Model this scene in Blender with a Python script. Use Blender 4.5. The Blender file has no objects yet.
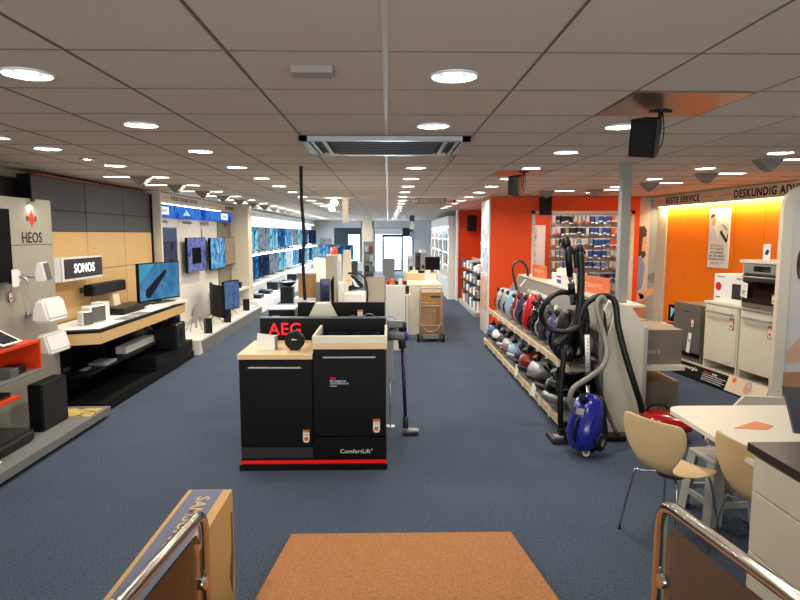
import bpy, bmesh, math, random
from mathutils import Vector, Matrix, Euler
random.seed(7)
PI = math.pi
C = bpy.context.scene.collection
SC = bpy.context.scene
CEIL = 2.66

# ---------------------------------------------------------------- camera, world, large lights, exposure
cam_d = bpy.data.cameras.new('camera'); cam = bpy.data.objects.new('camera', cam_d); C.objects.link(cam)
cam_d.sensor_width = 36; cam_d.lens = 36 * 600 / 800.; cam_d.clip_end = 200
YAW = math.atan(12 / 600.); PIT = math.atan(65.5 / 600.)
cam.location = (0, 0, 1.95); cam.rotation_euler = (PI / 2 - PIT, 0, -YAW)
SC.camera = cam
w = bpy.data.worlds.new('daylight'); SC.world = w; w.use_nodes = True
bg = w.node_tree.nodes['Background']; bg.inputs[0].default_value = (0.80, 0.90, 1.0, 1); bg.inputs[1].default_value = 2.6
SC.view_settings.view_transform = 'Standard'; SC.view_settings.look = 'None'
SC.view_settings.exposure = 0.0; SC.view_settings.gamma = 1.0
try: SC.view_settings.use_curve_mapping = False
except Exception: pass
SC.cycles.max_bounces = 7; SC.cycles.diffuse_bounces = 4; SC.cycles.glossy_bounces = 3
SC.cycles.transmission_bounces = 6; SC.cycles.transparent_max_bounces = 12
SC.cycles.sample_clamp_indirect = 4.0; SC.cycles.use_denoising = True
SC.cycles.caustics_reflective = False; SC.cycles.caustics_refractive = False

def area_light(name, loc, rot, sx, sy, power, col=(1, 1, 1), spread=PI, shape='RECTANGLE', parent=None):
    d = bpy.data.lights.new(name, 'AREA'); d.shape = shape; d.size = sx
    if shape == 'RECTANGLE': d.size_y = sy
    d.energy = power; d.color = col; d.spread = spread
    o = bpy.data.objects.new(name, d); C.objects.link(o); o.location = loc; o.rotation_euler = rot
    if parent: o.parent = parent
    return o
# daylight entering by the shop window behind the camera and by the entrance at the far end
area_light('front_window_daylight', (0.3, -3.25, 1.45), (-PI / 2, 0, PI), 6.0, 2.1, 190, (0.86, 0.93, 1.0))
area_light('entrance_daylight', (-0.2, 32.6, 1.2), (-PI / 2, 0, 0), 6.0, 2.2, 1200, (0.82, 0.92, 1.0))

# ---------------------------------------------------------------- materials
def lin(c):
    return tuple(((v / 255.) / 12.92 if v / 255. <= 0.04045 else ((v / 255. + 0.055) / 1.055) ** 2.4) for v in c)
MATS = {}
def mat(name, rgb, rough=0.55, metal=0.0, noise=0.05, scale=9.0, bump=0.0, emit=0.0, spec=0.4, trans=0.0, coat=0.0, alpha=1.0, stretch=None):
    if name in MATS: return MATS[name]
    m = bpy.data.materials.new(name); m.use_nodes = True; nt = m.node_tree; N = nt.nodes; b = N['Principled BSDF']
    c = lin(rgb)
    tc = N.new('ShaderNodeTexCoord'); no = N.new('ShaderNodeTexNoise'); no.inputs['Scale'].default_value = scale; no.inputs['Detail'].default_value = 3
    if stretch:
        mp = N.new('ShaderNodeMapping'); mp.inputs['Scale'].default_value = stretch
        nt.links.new(tc.outputs['Object'], mp.inputs[0]); nt.links.new(mp.outputs[0], no.inputs['Vector'])
    else: nt.links.new(tc.outputs['Object'], no.inputs['Vector'])
    mx = N.new('ShaderNodeMix'); mx.data_type = 'RGBA'
    mx.inputs[6].default_value = tuple(v * (1 - noise) for v in c) + (1,); mx.inputs[7].default_value = tuple(min(1, v * (1 + noise)) for v in c) + (1,)
    nt.links.new(no.outputs['Fac'], mx.inputs[0]); nt.links.new(mx.outputs[2], b.inputs['Base Color'])
    b.inputs['Roughness'].default_value = rough; b.inputs['Metallic'].default_value = metal
    b.inputs['Specular IOR Level'].default_value = spec
    b.inputs['Coat Weight'].default_value = coat
    if bump:
        bp = N.new('ShaderNodeBump'); bp.inputs['Strength'].default_value = bump; bp.inputs['Distance'].default_value = 0.01
        nt.links.new(no.outputs['Fac'], bp.inputs['Height']); nt.links.new(bp.outputs[0], b.inputs['Normal'])
    if emit:
        b.inputs['Emission Color'].default_value = c + (1,); b.inputs['Emission Strength'].default_value = emit
    if trans: b.inputs['Transmission Weight'].default_value = trans; b.inputs['IOR'].default_value = 1.45
    if alpha < 1: b.inputs['Alpha'].default_value = alpha
    MATS[name] = m; return m
def pattern(name, cols, scale=4., emit=0.0, rough=0.4, kind='noise', stretch=(1, 1, 1), dist=1.5, sharp=False):
    """picture-like surface: noise or voronoi through a colour ramp (screens, posters, packs)"""
    if name in MATS: return MATS[name]
    m = bpy.data.materials.new(name); m.use_nodes = True; nt = m.node_tree; N = nt.nodes; b = N['Principled BSDF']; b.inputs['Specular IOR Level'].default_value = 0.0 if emit else 0.4
    tc = N.new('ShaderNodeTexCoord'); mp = N.new('ShaderNodeMapping'); mp.inputs['Scale'].default_value = stretch
    nt.links.new(tc.outputs['Object'], mp.inputs[0])
    if kind == 'noise':
        t = N.new('ShaderNodeTexNoise'); t.inputs['Scale'].default_value = scale; t.inputs['Distortion'].default_value = dist; out = t.outputs['Fac']
    elif kind == 'wave':
        t = N.new('ShaderNodeTexWave'); t.inputs['Scale'].default_value = scale; t.inputs['Distortion'].default_value = dist; out = t.outputs['Fac']
    else:
        t = N.new('ShaderNodeTexVoronoi'); t.inputs['Scale'].default_value = scale; out = t.outputs['Color']
    nt.links.new(mp.outputs[0], t.inputs['Vector'])
    r = N.new('ShaderNodeValToRGB'); e = r.color_ramp
    if sharp: e.interpolation = 'CONSTANT'
    n = len(cols)
    while len(e.elements) < n: e.elements.new(0.5)
    for i, c in enumerate(cols):
        e.elements[i].position = 0.3 + 0.4 * i / max(1, n - 1); e.elements[i].color = lin(c) + (1,)
    nt.links.new(out, r.inputs[0]); nt.links.new(r.outputs[0], b.inputs['Base Color'])
    b.inputs['Roughness'].default_value = rough
    if emit:
        nt.links.new(r.outputs[0], b.inputs['Emission Color']); b.inputs['Emission Strength'].default_value = emit
        b.inputs['Base Color'].default_value = (0.01, 0.01, 0.01, 1)
        for l in list(nt.links):
            if l.to_socket == b.inputs['Base Color']: nt.links.remove(l)
    MATS[name] = m; return m
def glass(name, rgb=(255, 255, 255), rough=0.0, fac=0.12, haze=None, ff=0.0):
    """thin pane: mostly clear, partly mirror"""
    if name in MATS: return MATS[name]
    m = bpy.data.materials.new(name); m.use_nodes = True; nt = m.node_tree; N = nt.nodes; N.remove(N['Principled BSDF'])
    t = N.new('ShaderNodeBsdfTransparent'); t.inputs[0].default_value = lin(rgb) + (1,)
    g = N.new('ShaderNodeBsdfGlossy'); g.inputs['Roughness'].default_value = rough
    fr = N.new('ShaderNodeFresnel'); fr.inputs[0].default_value = 1.35
    ad = N.new('ShaderNodeMath'); ad.operation = 'ADD'; ad.use_clamp = True; ad.inputs[1].default_value = fac * 0.3
    nt.links.new(fr.outputs[0], ad.inputs[0])
    x = N.new('ShaderNodeMixShader'); nt.links.new(ad.outputs[0], x.inputs[0]); nt.links.new(t.outputs[0], x.inputs[1]); nt.links.new(g.outputs[0], x.inputs[2])
    last = x
    if haze:
        d = N.new('ShaderNodeBsdfDiffuse'); d.inputs[0].default_value = lin(haze) + (1,); y = N.new('ShaderNodeMixShader'); y.inputs[0].default_value = ff
        nt.links.new(x.outputs[0], y.inputs[1]); nt.links.new(d.outputs[0], y.inputs[2]); last = y
    nt.links.new(last.outputs[0], N['Material Output'].inputs['Surface'])
    MATS[name] = m; return m

M = {}
M['white'] = mat('white_paint', (226, 222, 212), 0.5)
M['warmwhite'] = mat('warm_white_laminate', (216, 209, 189), 0.42)
M['cream'] = mat('cream_wall_paint', (214, 204, 178), 0.8)
M['beige'] = mat('beige_panel', (178, 166, 148), 0.6)
M['gloss_white'] = mat('gloss_white_plastic', (236, 234, 228), 0.25, noise=0.02)
M['black'] = mat('black_plastic', (14, 13, 13), 0.38, noise=0.1, spec=0.3)
M['matblack'] = mat('matt_black_board', (9, 8, 8), 0.55, noise=0.1, spec=0.2)
M['glossblack'] = mat('gloss_black_glass', (7, 7, 8), 0.06, spec=0.6, noise=0.02)
M['dark'] = mat('dark_grey_plastic', (44, 44, 46), 0.5, noise=0.08)
M['grey'] = mat('mid_grey_plastic', (120, 120, 118), 0.5)
M['heosgrey'] = mat('stone_grey_laminate', (160, 156, 142), 0.5, noise=0.05, scale=3)
M['slate'] = mat('slate_grey_panel', (72, 76, 80), 0.5, noise=0.08, scale=2)
M['lightgrey'] = mat('light_grey_metal_shelf', (176, 176, 172), 0.42, metal=0.1)
M['chrome'] = mat('polished_steel', (200, 196, 190), 0.12, metal=1.0, noise=0.02)
M['steel'] = mat('brushed_steel', (168, 166, 160), 0.32, metal=1.0, scale=40, stretch=(1, 30, 30), noise=0.08)
M['darksteel'] = mat('dark_steel', (92, 92, 92), 0.35, metal=0.9)
M['wood'] = mat('pale_oak_veneer', (216, 178, 118), 0.45, noise=0.09, scale=3, stretch=(1, 1, 9))
M['woodtop'] = mat('pale_oak_worktop', (214, 186, 142), 0.45, noise=0.1, scale=4, stretch=(1, 8, 1))
M['birch'] = mat('birch_plywood', (214, 188, 140), 0.4, noise=0.05, scale=6, stretch=(1, 7, 1))
M['orange'] = mat('orange_wall_paint', (226, 74, 10), 0.55, noise=0.03)
M['cuporange'] = mat('orange_cabinet_laminate', (244, 128, 10), 0.4, noise=0.02)
M['tagorange'] = mat('orange_print', (226, 108, 30), 0.5)
M['redorange'] = mat('red_orange_lacquer', (228, 66, 20), 0.32, noise=0.03)
M['card'] = mat('brown_cardboard', (158, 120, 80), 0.8, noise=0.08, scale=14)
M['cardlight'] = mat('light_cardboard', (196, 156, 98), 0.75, noise=0.06, scale=12)
M['red'] = mat('red_plastic', (176, 14, 20), 0.2, coat=0.5)
M['darkred'] = mat('dark_red_plastic', (116, 16, 24), 0.22, coat=0.5)
M['blue'] = mat('deep_blue_plastic', (26, 34, 140), 0.18, coat=0.6)
M['lightblue'] = mat('pale_blue_plastic', (140, 172, 200), 0.25, coat=0.4)
M['navy'] = mat('navy_plastic', (24, 32, 66), 0.3, coat=0.3)
M['steelblue'] = mat('steel_blue_plastic', (70, 100, 150), 0.3, coat=0.3)
M['silver'] = mat('silver_plastic', (168, 170, 172), 0.3, metal=0.4)
M['redglow'] = mat('red_light_strip', (220, 20, 24), 0.4, emit=0.35)
M['aegred'] = mat('red_lit_lettering', (226, 24, 34), 0.4, emit=0.6)
M['ink'] = mat('black_ink', (24, 22, 22), 0.6)
M['inkwhite'] = mat('white_ink', (240, 240, 238), 0.6)
M['litwhite'] = mat('lit_white_lettering', (255, 255, 255), 0.5, emit=1.1)
M['paper'] = mat('white_paper', (236, 234, 228), 0.7, noise=0.02)
M['fabric'] = mat('black_speaker_cloth', (24, 24, 25), 0.9, bump=0.3, scale=120)
M['greycloth'] = mat('grey_speaker_cloth', (92, 92, 90), 0.9, bump=0.3, scale=120)
M['taupe'] = mat('taupe_carton', (118, 108, 94), 0.6)
M['tauptop'] = mat('brown_carton_lid', (150, 124, 100), 0.6)
M['skin'] = mat('printed_skin', (222, 172, 142), 0.6)
M['skindark'] = mat('printed_skin_shade', (190, 134, 104), 0.6)
M['hair'] = mat('printed_brown_hair', (78, 50, 34), 0.6)
M['shirt'] = mat('printed_blue_shirt', (134, 146, 190), 0.6)
M['lips'] = mat('printed_lips', (190, 84, 84), 0.6)
M['coir'] = mat('brown_coir_matting', (164, 112, 70), 0.95, noise=0.8, scale=80, bump=0.6)
M['wallpaint'] = mat('off_white_wall_paint', (206, 202, 192), 0.85)
M['glass'] = glass('clear_glass')
M['smokeglass'] = glass('smoked_glass', (235, 226, 220), 0.04, 0.25, (122, 106, 96), 0.38)  # brown diffuse layer paints the pane's reflection and haze
M['lidglass'] = glass('smoked_lid', (150, 150, 150), 0.02, 0.3)
M['acrylic'] = glass('clear_acrylic', (236, 238, 238), 0.03, 0.3)
M['hose'] = mat('black_ribbed_hose', (22, 21, 21), 0.42, bump=0.2, scale=60)
M['greyhose'] = mat('grey_ribbed_hose', (128, 124, 116), 0.4, bump=0.2, scale=60)
M['led'] = mat('cool_led_tube', (225, 240, 255), 0.5, emit=16.0)
M['warmled'] = mat('warm_led_tube', (255, 214, 140), 0.5, emit=11.0)
M['lampglow'] = mat('lamp_glow', (255, 250, 240), 0.4, emit=5.0)
M['spotglow'] = mat('spot_glow', (255, 246, 222), 0.4, emit=30.0)
M['reflector'] = mat('lamp_reflector', (205, 215, 225), 0.35, metal=0.6)
M['washshade'] = mat('grey_lamp_housing', (134, 126, 116), 0.5)

# ---------------------------------------------------------------- mesh builder
class MB:
    def __init__(s, m=None):
        s.bm = bmesh.new(); s.mats = []; s.m = m
    def mi(s, m):
        m = m or s.m
        if isinstance(m, str): m = M[m]
        if m not in s.mats: s.mats.append(m)
        return s.mats.index(m)
    def _fin(s, faces, m, smooth=False):
        i = s.mi(m)
        for f in faces: f.material_index = i; f.smooth = smooth
    def box(s, x0, x1, y0, y1, z0, z1, m=None, bev=0.0, seg=2, mx=None):
        x0, x1 = min(x0, x1), max(x0, x1); y0, y1 = min(y0, y1), max(y0, y1); z0, z1 = min(z0, z1), max(z0, z1)
        vs = [s.bm.verts.new((x, y, z)) for x in (x0, x1) for y in (y0, y1) for z in (z0, z1)]
        q = [(0, 1, 3, 2), (4, 6, 7, 5), (0, 4, 5, 1), (2, 3, 7, 6), (0, 2, 6, 4), (1, 5, 7, 3)]
        fs = [s.bm.faces.new([vs[i] for i in f]) for f in q]
        if bev:
            es = list({e for f in fs for e in f.edges})
            r = bmesh.ops.bevel(s.bm, geom=es, offset=bev, segments=seg, profile=0.5, affect='EDGES')
            vv = {v for v in r['verts']} | {v for f in r['faces'] for v in f.verts}
            fs = list({f for v in vv if v.is_valid for f in v.link_faces}); vs = list({v for f in fs for v in f.verts})
            s._fin(fs, m, False)
        else: s._fin(fs, m)
        if mx is not None: bmesh.ops.transform(s.bm, matrix=mx, verts=vs)
        return s
    def cyl(s, p0, p1, r0, r1=None, m=None, seg=16, cap=True):
        r1 = r0 if r1 is None else r1; p0 = Vector(p0); p1 = Vector(p1); d = (p1 - p0).normalized()
        a = Vector((0, 0, 1)) if abs(d.z) < 0.9 else Vector((1, 0, 0)); u = d.cross(a).normalized(); v = d.cross(u)
        R = [[s.bm.verts.new(p + (u * math.cos(t) + v * math.sin(t)) * max(r, 1e-4)) for t in [2 * PI * k / seg for k in range(seg)]] for p, r in ((p0, r0), (p1, r1))]
        fs = [s.bm.faces.new((R[0][k], R[1][k], R[1][(k + 1) % seg], R[0][(k + 1) % seg])) for k in range(seg)]
        s._fin(fs, m, True)
        if cap: s._fin([s.bm.faces.new(R[0]), s.bm.faces.new(R[1][::-1])], m)
        return s
    def tube(s, pts, r, m=None, seg=8, sub=6, closed=False):
        P = [Vector(p) for p in pts]; n = len(P)
        if sub > 1 and n > 2:
            Q = []
            rng = n if closed else n - 1
            for i in range(rng):
                g = lambda j: P[j % n] if closed else P[max(0, min(n - 1, j))]
                a, b, c, d = g(i - 1), g(i), g(i + 1), g(i + 2)
                for k in range(sub):
                    t = k / sub
                    Q.append(0.5 * ((2 * b) + (c - a) * t + (2 * a - 5 * b + 4 * c - d) * t * t + (3 * b - a - 3 * c + d) * t ** 3))
            if not closed: Q.append(P[-1])
            P = Q
        n = len(P); rings = []; up = None
        for i, p in enumerate(P):
            if closed: d = (P[(i + 1) % n] - P[i - 1]).normalized()
            else: d = (P[min(n - 1, i + 1)] - P[max(0, i - 1)]).normalized()
            if up is None:
                a = Vector((0, 0, 1)) if abs(d.z) < 0.9 else Vector((1, 0, 0)); up = d.cross(a).normalized()
            up = (up - d * up.dot(d)).normalized(); v = d.cross(up)
            rr = r[min(len(r) - 1, int(i * len(r) / n))] if isinstance(r, (list, tuple)) else r
            rings.append([s.bm.verts.new(p + (up * math.cos(2 * PI * k / seg) + v * math.sin(2 * PI * k / seg)) * rr) for k in range(seg)])
        fs = []
        for i in range(n if closed else n - 1):
            a, b = rings[i], rings[(i + 1) % n]
            fs += [s.bm.faces.new((a[k], a[(k + 1) % seg], b[(k + 1) % seg], b[k])) for k in range(seg)]
        s._fin(fs, m, True)
        if not closed: s._fin([s.bm.faces.new(rings[0][::-1]), s.bm.faces.new(rings[-1])], m)
        return s
    def prism(s, poly, ax, a0, a1, m=None):
        """poly in the plane normal to axis ax ('x': (y,z), 'y': (x,z), 'z': (x,y))"""
        def mk(p, a): return {'x': (a, p[0], p[1]), 'y': (p[0], a, p[1]), 'z': (p[0], p[1], a)}[ax]
        A = [s.bm.verts.new(mk(p, a0)) for p in poly]; B = [s.bm.verts.new(mk(p, a1)) for p in poly]; n = len(poly)
        fs = [s.bm.faces.new(A), s.bm.faces.new(B[::-1])] + [s.bm.faces.new((A[i], B[i], B[(i + 1) % n], A[(i + 1) % n])) for i in range(n)]
        s._fin(fs, m); return s
    def lathe(s, prof, c=(0, 0, 0), m=None, seg=24, ax='z', sc=(1, 1, 1), smooth=True):
        c = Vector(c); rings = []
        for r, h in prof:
            ring = []
            for k in range(seg):
                t = 2 * PI * k / seg; x, y = math.cos(t) * max(r, 1e-4), math.sin(t) * max(r, 1e-4)
                v = {'z': (x, y, h), 'y': (x, h, y), 'x': (h, x, y)}[ax]
                ring.append(s.bm.verts.new(c + Vector((v[0] * sc[0], v[1] * sc[1], v[2] * sc[2]))))
            rings.append(ring)
        fs = []
        for a, b in zip(rings, rings[1:]):
            fs += [s.bm.faces.new((a[k], a[(k + 1) % seg], b[(k + 1) % seg], b[k])) for k in range(seg)]
        s._fin(fs, m, smooth); return s
    def sph(s, c, r, m=None, seg=20, rings=12, cut=None):
        r = (r, r, r) if not isinstance(r, (list, tuple)) else r
        prof = [(math.sin(PI * k / rings), -math.cos(PI * k / rings)) for k in range(rings + 1)]
        return s.lathe(prof, c, m, seg, 'z', r)
    def quad(s, pts, m=None):
        s._fin([s.bm.faces.new([s.bm.verts.new(p) for p in pts])], m); return s
    def disc(s, c, r, m=None, seg=24, ax='z', sx=1.0):
        c = Vector(c); pts = []
        for k in range(seg):
            t = 2 * PI * k / seg; x, y = r * math.cos(t) * sx, r * math.sin(t)
            pts.append(c + Vector({'z': (x, y, 0), 'y': (x, 0, y), 'x': (0, x, y)}[ax]))
        return s.quad(pts, m)
    def build(s, name, parent=None, loc=None, rot=None, fix=True):
        if fix: bmesh.ops.recalc_face_normals(s.bm, faces=s.bm.faces)
        me = bpy.data.meshes.new(name); s.bm.to_mesh(me); s.bm.free()
        for m in s.mats: me.materials.append(m)
        o = bpy.data.objects.new(name, me); C.objects.link(o)
        if parent: o.parent = parent
        if loc is not None: o.location = loc
        if rot is not None: o.rotation_euler = rot
        return o
def tag(o, label=None, cat=None, group=None, kind=None):
    if label: o['label'] = label
    if cat: o['category'] = cat
    if group: o['group'] = group
    if kind: o['kind'] = kind
    return o
def thing(name, label, cat, loc=(0, 0, 0), rz=0, group=None, rot=None):
    o = bpy.data.objects.new(name, None); C.objects.link(o); o.empty_display_size = 0.1
    o.location = loc; o.rotation_euler = rot if rot else (0, 0, rz)
    return tag(o, label, cat, group)
def struct(name, mb, loc=None, rot=None):
    o = mb.build(name, None, loc, rot); o['kind'] = 'structure'; return o
def dup(root, loc, rot=None, label=None, group=None, parent=None):
    r = root.copy(); C.objects.link(r); r.location = loc
    if parent: r.parent = parent
    if rot is not None: r.rotation_euler = rot
    if label: r['label'] = label
    if group: r['group'] = group
    for ch in list(root.children):
        c = ch.copy(); C.objects.link(c); c.parent = r
        for g in list(ch.children):
            d = g.copy(); C.objects.link(d); d.parent = c
    return r
TXT = {}
def text(s, m, parent, loc, w=None, h=None, bold=0.0, rot=(PI / 2, 0, 0), ext=0.001, name='lettering', shear=0.0):
    bold *= 0.45; key = (s, bold, shear)
    if key not in TXT:
        cu = bpy.data.curves.new('t', 'FONT'); cu.body = s; cu.offset = bold; cu.extrude = 0.5; cu.align_x = 'LEFT'; cu.shear = shear; cu.resolution_u = 3; cu.space_character = 1.0 + bold * 4; cu.space_line = 0.9
        o = bpy.data.objects.new('t', cu); C.objects.link(o)
        bpy.context.view_layer.update()
        me = bpy.data.meshes.new_from_object(o.evaluated_get(bpy.context.evaluated_depsgraph_get())); bpy.data.objects.remove(o)
        xs = [v.co.x for v in me.vertices]; ys = [v.co.y for v in me.vertices]
        TXT[key] = (me, min(xs), max(xs), min(ys), max(ys))
    me, xa, xb, ya, yb = TXT[key]
    me = me.copy(); sy = (h / (yb - ya)) if h else None; sx = (w / (xb - xa)) if w else None
    sx = sx or sy; sy = sy or sx
    for v in me.vertices:
        v.co.x = (v.co.x - (xa + xb) / 2) * sx; v.co.y = (v.co.y - (ya + yb) / 2) * sy; v.co.z *= 2 * ext
    me.materials.clear(); me.materials.append(M[m] if isinstance(m, str) else m)
    o = bpy.data.objects.new(name, me); C.objects.link(o); o.parent = parent; o.location = loc; o.rotation_euler = rot
    return o
def at(px, py, Y):
    """point of the place seen at pixel (px, py) at distance Y down the shop"""
    R = Euler((PI / 2 - math.atan(65.5 / 600.), 0, -math.atan(12 / 600.))).to_matrix(); d = R @ Vector(((px - 400) / 600., (300 - py) / 600., -1.0))
    return Vector((0, 0, 1.95)) + d * (Y / d.y)
FACE_E = (PI / 2)      # local front (-Y) turned to face the aisle from the west side (+X)
FACE_W = (-PI / 2)     # ... from the east side (-X)
ORD = ['first', 'second', 'third', 'fourth', 'fifth', 'sixth', 'seventh', 'eighth', 'ninth', 'tenth', 'eleventh', 'twelfth', 'thirteenth', 'fourteenth', 'fifteenth', 'sixteenth', 'seventeenth', 'eighteenth', 'nineteenth', 'twentieth', 'twenty-first', 'twenty-second', 'twenty-third', 'twenty-fourth']
# ================================================================ STRUCTURE
XL, XR, YF, YB = -4.15, 6.1, -3.2, 32.2
def carpet():
    m = mat('blue_loop_carpet', (73, 84, 100), 0.97, noise=0.95, scale=75, bump=0.5, spec=0.1)
    nt = m.node_tree; N = nt.nodes; b = N['Principled BSDF']
    mx = [n for n in N if n.bl_idname == 'ShaderNodeMix'][0]
    big = N.new('ShaderNodeTexNoise'); big.inputs['Scale'].default_value = 1.3; big.inputs['Detail'].default_value = 4
    tc = [n for n in N if n.bl_idname == 'ShaderNodeTexCoord'][0]; nt.links.new(tc.outputs['Object'], big.inputs['Vector'])
    m2 = N.new('ShaderNodeMix'); m2.data_type = 'RGBA'; m2.blend_type = 'MULTIPLY'; m2.inputs[0].default_value = 1
    r = N.new('ShaderNodeValToRGB'); r.color_ramp.elements[0].color = (.78, .78, .8, 1); r.color_ramp.elements[1].color = (1.15, 1.12, 1.1, 1)
    nt.links.new(big.outputs['Fac'], r.inputs[0]); nt.links.new(mx.outputs[2], m2.inputs[6]); nt.links.new(r.outputs[0], m2.inputs[7]); nt.links.new(m2.outputs[2], b.inputs['Base Color'])
    return m
struct('floor', MB(carpet()).box(XL, XR, YF, YB, -0.05, 0))
struct('wall_left', MB('cream').box(XL - 0.1, XL, YF, YB, 0, CEIL + 0.1))
struct('wall_right', MB('wallpaint').box(XR, XR + 0.1, YF, YB, 0, CEIL + 0.1))
# front wall (behind the photographer) with the shop window
b = MB('wallpaint'); b.box(XL, XR, YF - 0.1, YF, 0, 0.35); b.box(XL, XR, YF - 0.1, YF, 2.5, CEIL + 0.1)
b.box(XL, -2.8, YF - 0.1, YF, 0.35, 2.5); b.box(3.4, XR, YF - 0.1, YF, 0.35, 2.5); struct('wall_front', b)
b = MB('darksteel')
for x in (-2.8, -0.75, 1.3, 3.34): b.box(x, x + 0.06, YF - 0.08, YF - 0.02, 0.35, 2.5)
struct('window_1', b)

# ceiling: tiles with real round openings for the recessed lamps
TX, TY, X0, Y0 = 0.62, 0.62, -0.01, 2.43
LAMPS = []          # (x, y, row, index)
def row(x, y0, n, nm):
    for k in range(n): LAMPS.append((x, y0 + 1.24 * k, nm, k))
row(-1.60, 2.79, 22, 'row along the television aisle'); row(0.30, 2.79, 22, 'row beside the centre strip'); row(1.54, 4.03, 11, 'row above the vacuum cleaners'); row(3.42, 5.27, 5, 'row before the orange cabinets'); row(-2.82, 5.14, 19, 'row above the television displays')
LAMPS += [(3.42, 12.05, 'orange alcove', 0), (4.64, 12.05, 'orange alcove', 1)]  # two extra lamps, added to brighten the accessory packs
SPOTS = [(-2.82, 4.56), (-2.82, 5.80)]
tile = mat('ceiling_tile', (218, 208, 195), 0.9, noise=0.05, scale=60, bump=0.15, spec=0.1)
b = MB(tile); i = b.mi(tile); R0 = 0.099
ix0 = math.floor((XL - X0) / TX); ix1 = math.ceil((XR - X0) / TX); iy0 = math.floor((YF - Y0) / TY); iy1 = math.ceil((YB - Y0) / TY)
holes = {}
for (x, y, *_r) in LAMPS: holes[(math.floor((x - X0) / TX), math.floor((y - Y0) / TY))] = (x, y)
done_rows = []
for ix in range(ix0, ix1):
    run = None
    for iy in range(iy0, iy1 + 1):
        h = holes.get((ix, iy))
        if run is None: run = iy
        if h or iy == iy1:
            if iy > run:
                xa, xb, ya, yb = X0 + ix * TX, X0 + (ix + 1) * TX, Y0 + run * TY, Y0 + iy * TY
                b.quad([(xa, ya, CEIL), (xb, ya, CEIL), (xb, yb, CEIL), (xa, yb, CEIL)])
            run = iy + 1
        if h:
            xa, xb, ya, yb = X0 + ix * TX, X0 + (ix + 1) * TX, Y0 + iy * TY, Y0 + (iy + 1) * TY; n = 32
            def edge(t):
                dx, dy = math.cos(t), math.sin(t)
                kx = ((xb - h[0]) / dx if dx > 1e-9 else ((xa - h[0]) / dx if dx < -1e-9 else 1e9)); ky = ((yb - h[1]) / dy if dy > 1e-9 else ((ya - h[1]) / dy if dy < -1e-9 else 1e9))
                k = min(kx, ky); return (h[0] + dx * k, h[1] + dy * k)
            ang = sorted([2 * PI * k / n for k in range(n)] + [math.atan2(cy - h[1], cx - h[0]) % (2 * PI) for cx in (xa, xb) for cy in (ya, yb)])
            for a0, a1 in zip(ang, ang[1:] + [ang[0] + 2 * PI]):
                e0, e1 = edge(a0), edge(a1)
                b.quad([(h[0] + R0 * math.cos(a0), h[1] + R0 * math.sin(a0), CEIL), (e0[0], e0[1], CEIL), (e1[0], e1[1], CEIL), (h[0] + R0 * math.cos(a1), h[1] + R0 * math.sin(a1), CEIL)])
b.box(XL - 0.1, XR + 0.1, YF - 0.1, YB + 0.1, CEIL + 0.16, CEIL + 0.2)
for f in b.bm.faces: f.normal_update()
o = b.build('ceiling', fix=False); o['kind'] = 'structure'
b = MB(mat('ceiling_grid_dark', (108, 98, 88), 0.6)); b2 = MB(mat('ceiling_grid_light', (206, 200, 190), 0.45))
hb = lambda px: None
for ix in range(ix0, ix1 + 1):
    x = X0 + ix * TX
    if XL < x < XR:
        if ix == 0: b2.box(x - 0.012, x + 0.012, YF, YB, CEIL - 0.004, CEIL + 0.002)
        else:
            b2.box(x - 0.009, x - 0.004, YF, YB, CEIL - 0.003, CEIL + 0.002); b.box(x - 0.004, x + 0.009, YF, YB, CEIL - 0.003, CEIL + 0.002)
for iy in range(iy0, iy1 + 1):
    y = Y0 + iy * TY
    if YF < y < YB:
        b.box(XL, XR, y - 0.004, y + 0.003, CEIL - 0.0025, CEIL + 0.002); b2.box(XL, XR, y + 0.003, y + 0.006, CEIL - 0.0025, CEIL + 0.002)
struct('ceiling_line_dark', b); struct('ceiling_line_light', b2)

# metal ceiling tiles that mirror the orange walls
mt = mat('brushed_metal_tile', (150, 136, 124), 0.3, metal=0.85)
for n, (ix, iy, wx) in enumerate([(2, 1, 1), (2, 7, 1)]):
    b = MB(mt); b.box(X0 + ix * TX + 0.01, X0 + (ix + wx) * TX - 0.01, Y0 + iy * TY + 0.01, Y0 + (iy + 1) * TY - 0.01, CEIL - 0.006, CEIL - 0.002)
    struct('ceiling_panel_%d' % (n + 1), b)

# back wall with entrance and shop windows
b = MB(mat('white_back_wall', (238, 240, 242), 0.8))
FR = [(-2.85, -1.42, 0.5, 2.3), (-0.75, 1.35, 0.0, 2.3)]
b.box(XL, -2.85, YB - 0.1, YB, 0, CEIL + 0.1); b.box(-1.42, -0.75, YB - 0.1, YB, 0, CEIL + 0.1); b.box(1.35, XR, YB - 0.1, YB, 0, CEIL + 0.1)
b.box(-2.85, 1.35, YB - 0.1, YB, 2.3, CEIL + 0.1); b.box(-2.85, -1.42, YB - 0.1, YB, 0, 0.5)
struct('wall_back', b)
fm = mat('petrol_window_frame', (28, 58, 74), 0.4)
b = MB(fm)
for x0, x1, z0, z1 in FR:
    b.box(x0, x1, YB - 0.14, YB - 0.02, z1 - 0.08, z1); b.box(x0, x0 + 0.07, YB - 0.14, YB - 0.02, z0, z1); b.box(x1 - 0.07, x1, YB - 0.14, YB - 0.02, z0, z1)
b.box(-2.85, -2.1, YB - 0.16, YB - 0.1, 0.5, 2.3); b.box(-2.1, -1.42, YB - 0.16, YB - 0.1, 1.95, 2.3); b.box(0.75, 1.35, YB - 0.16, YB - 0.1, 1.85, 2.3)
struct('window_2', b)
struct('window_3', MB('glass').box(-2.1, -1.49, YB - 0.06, YB - 0.05, 0.5, 1.95).box(-0.68, -0.3, YB - 0.06, YB - 0.05, 0.1, 2.2).box(0.8, 1.28, YB - 0.06, YB - 0.05, 0.1, 1.85))
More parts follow.
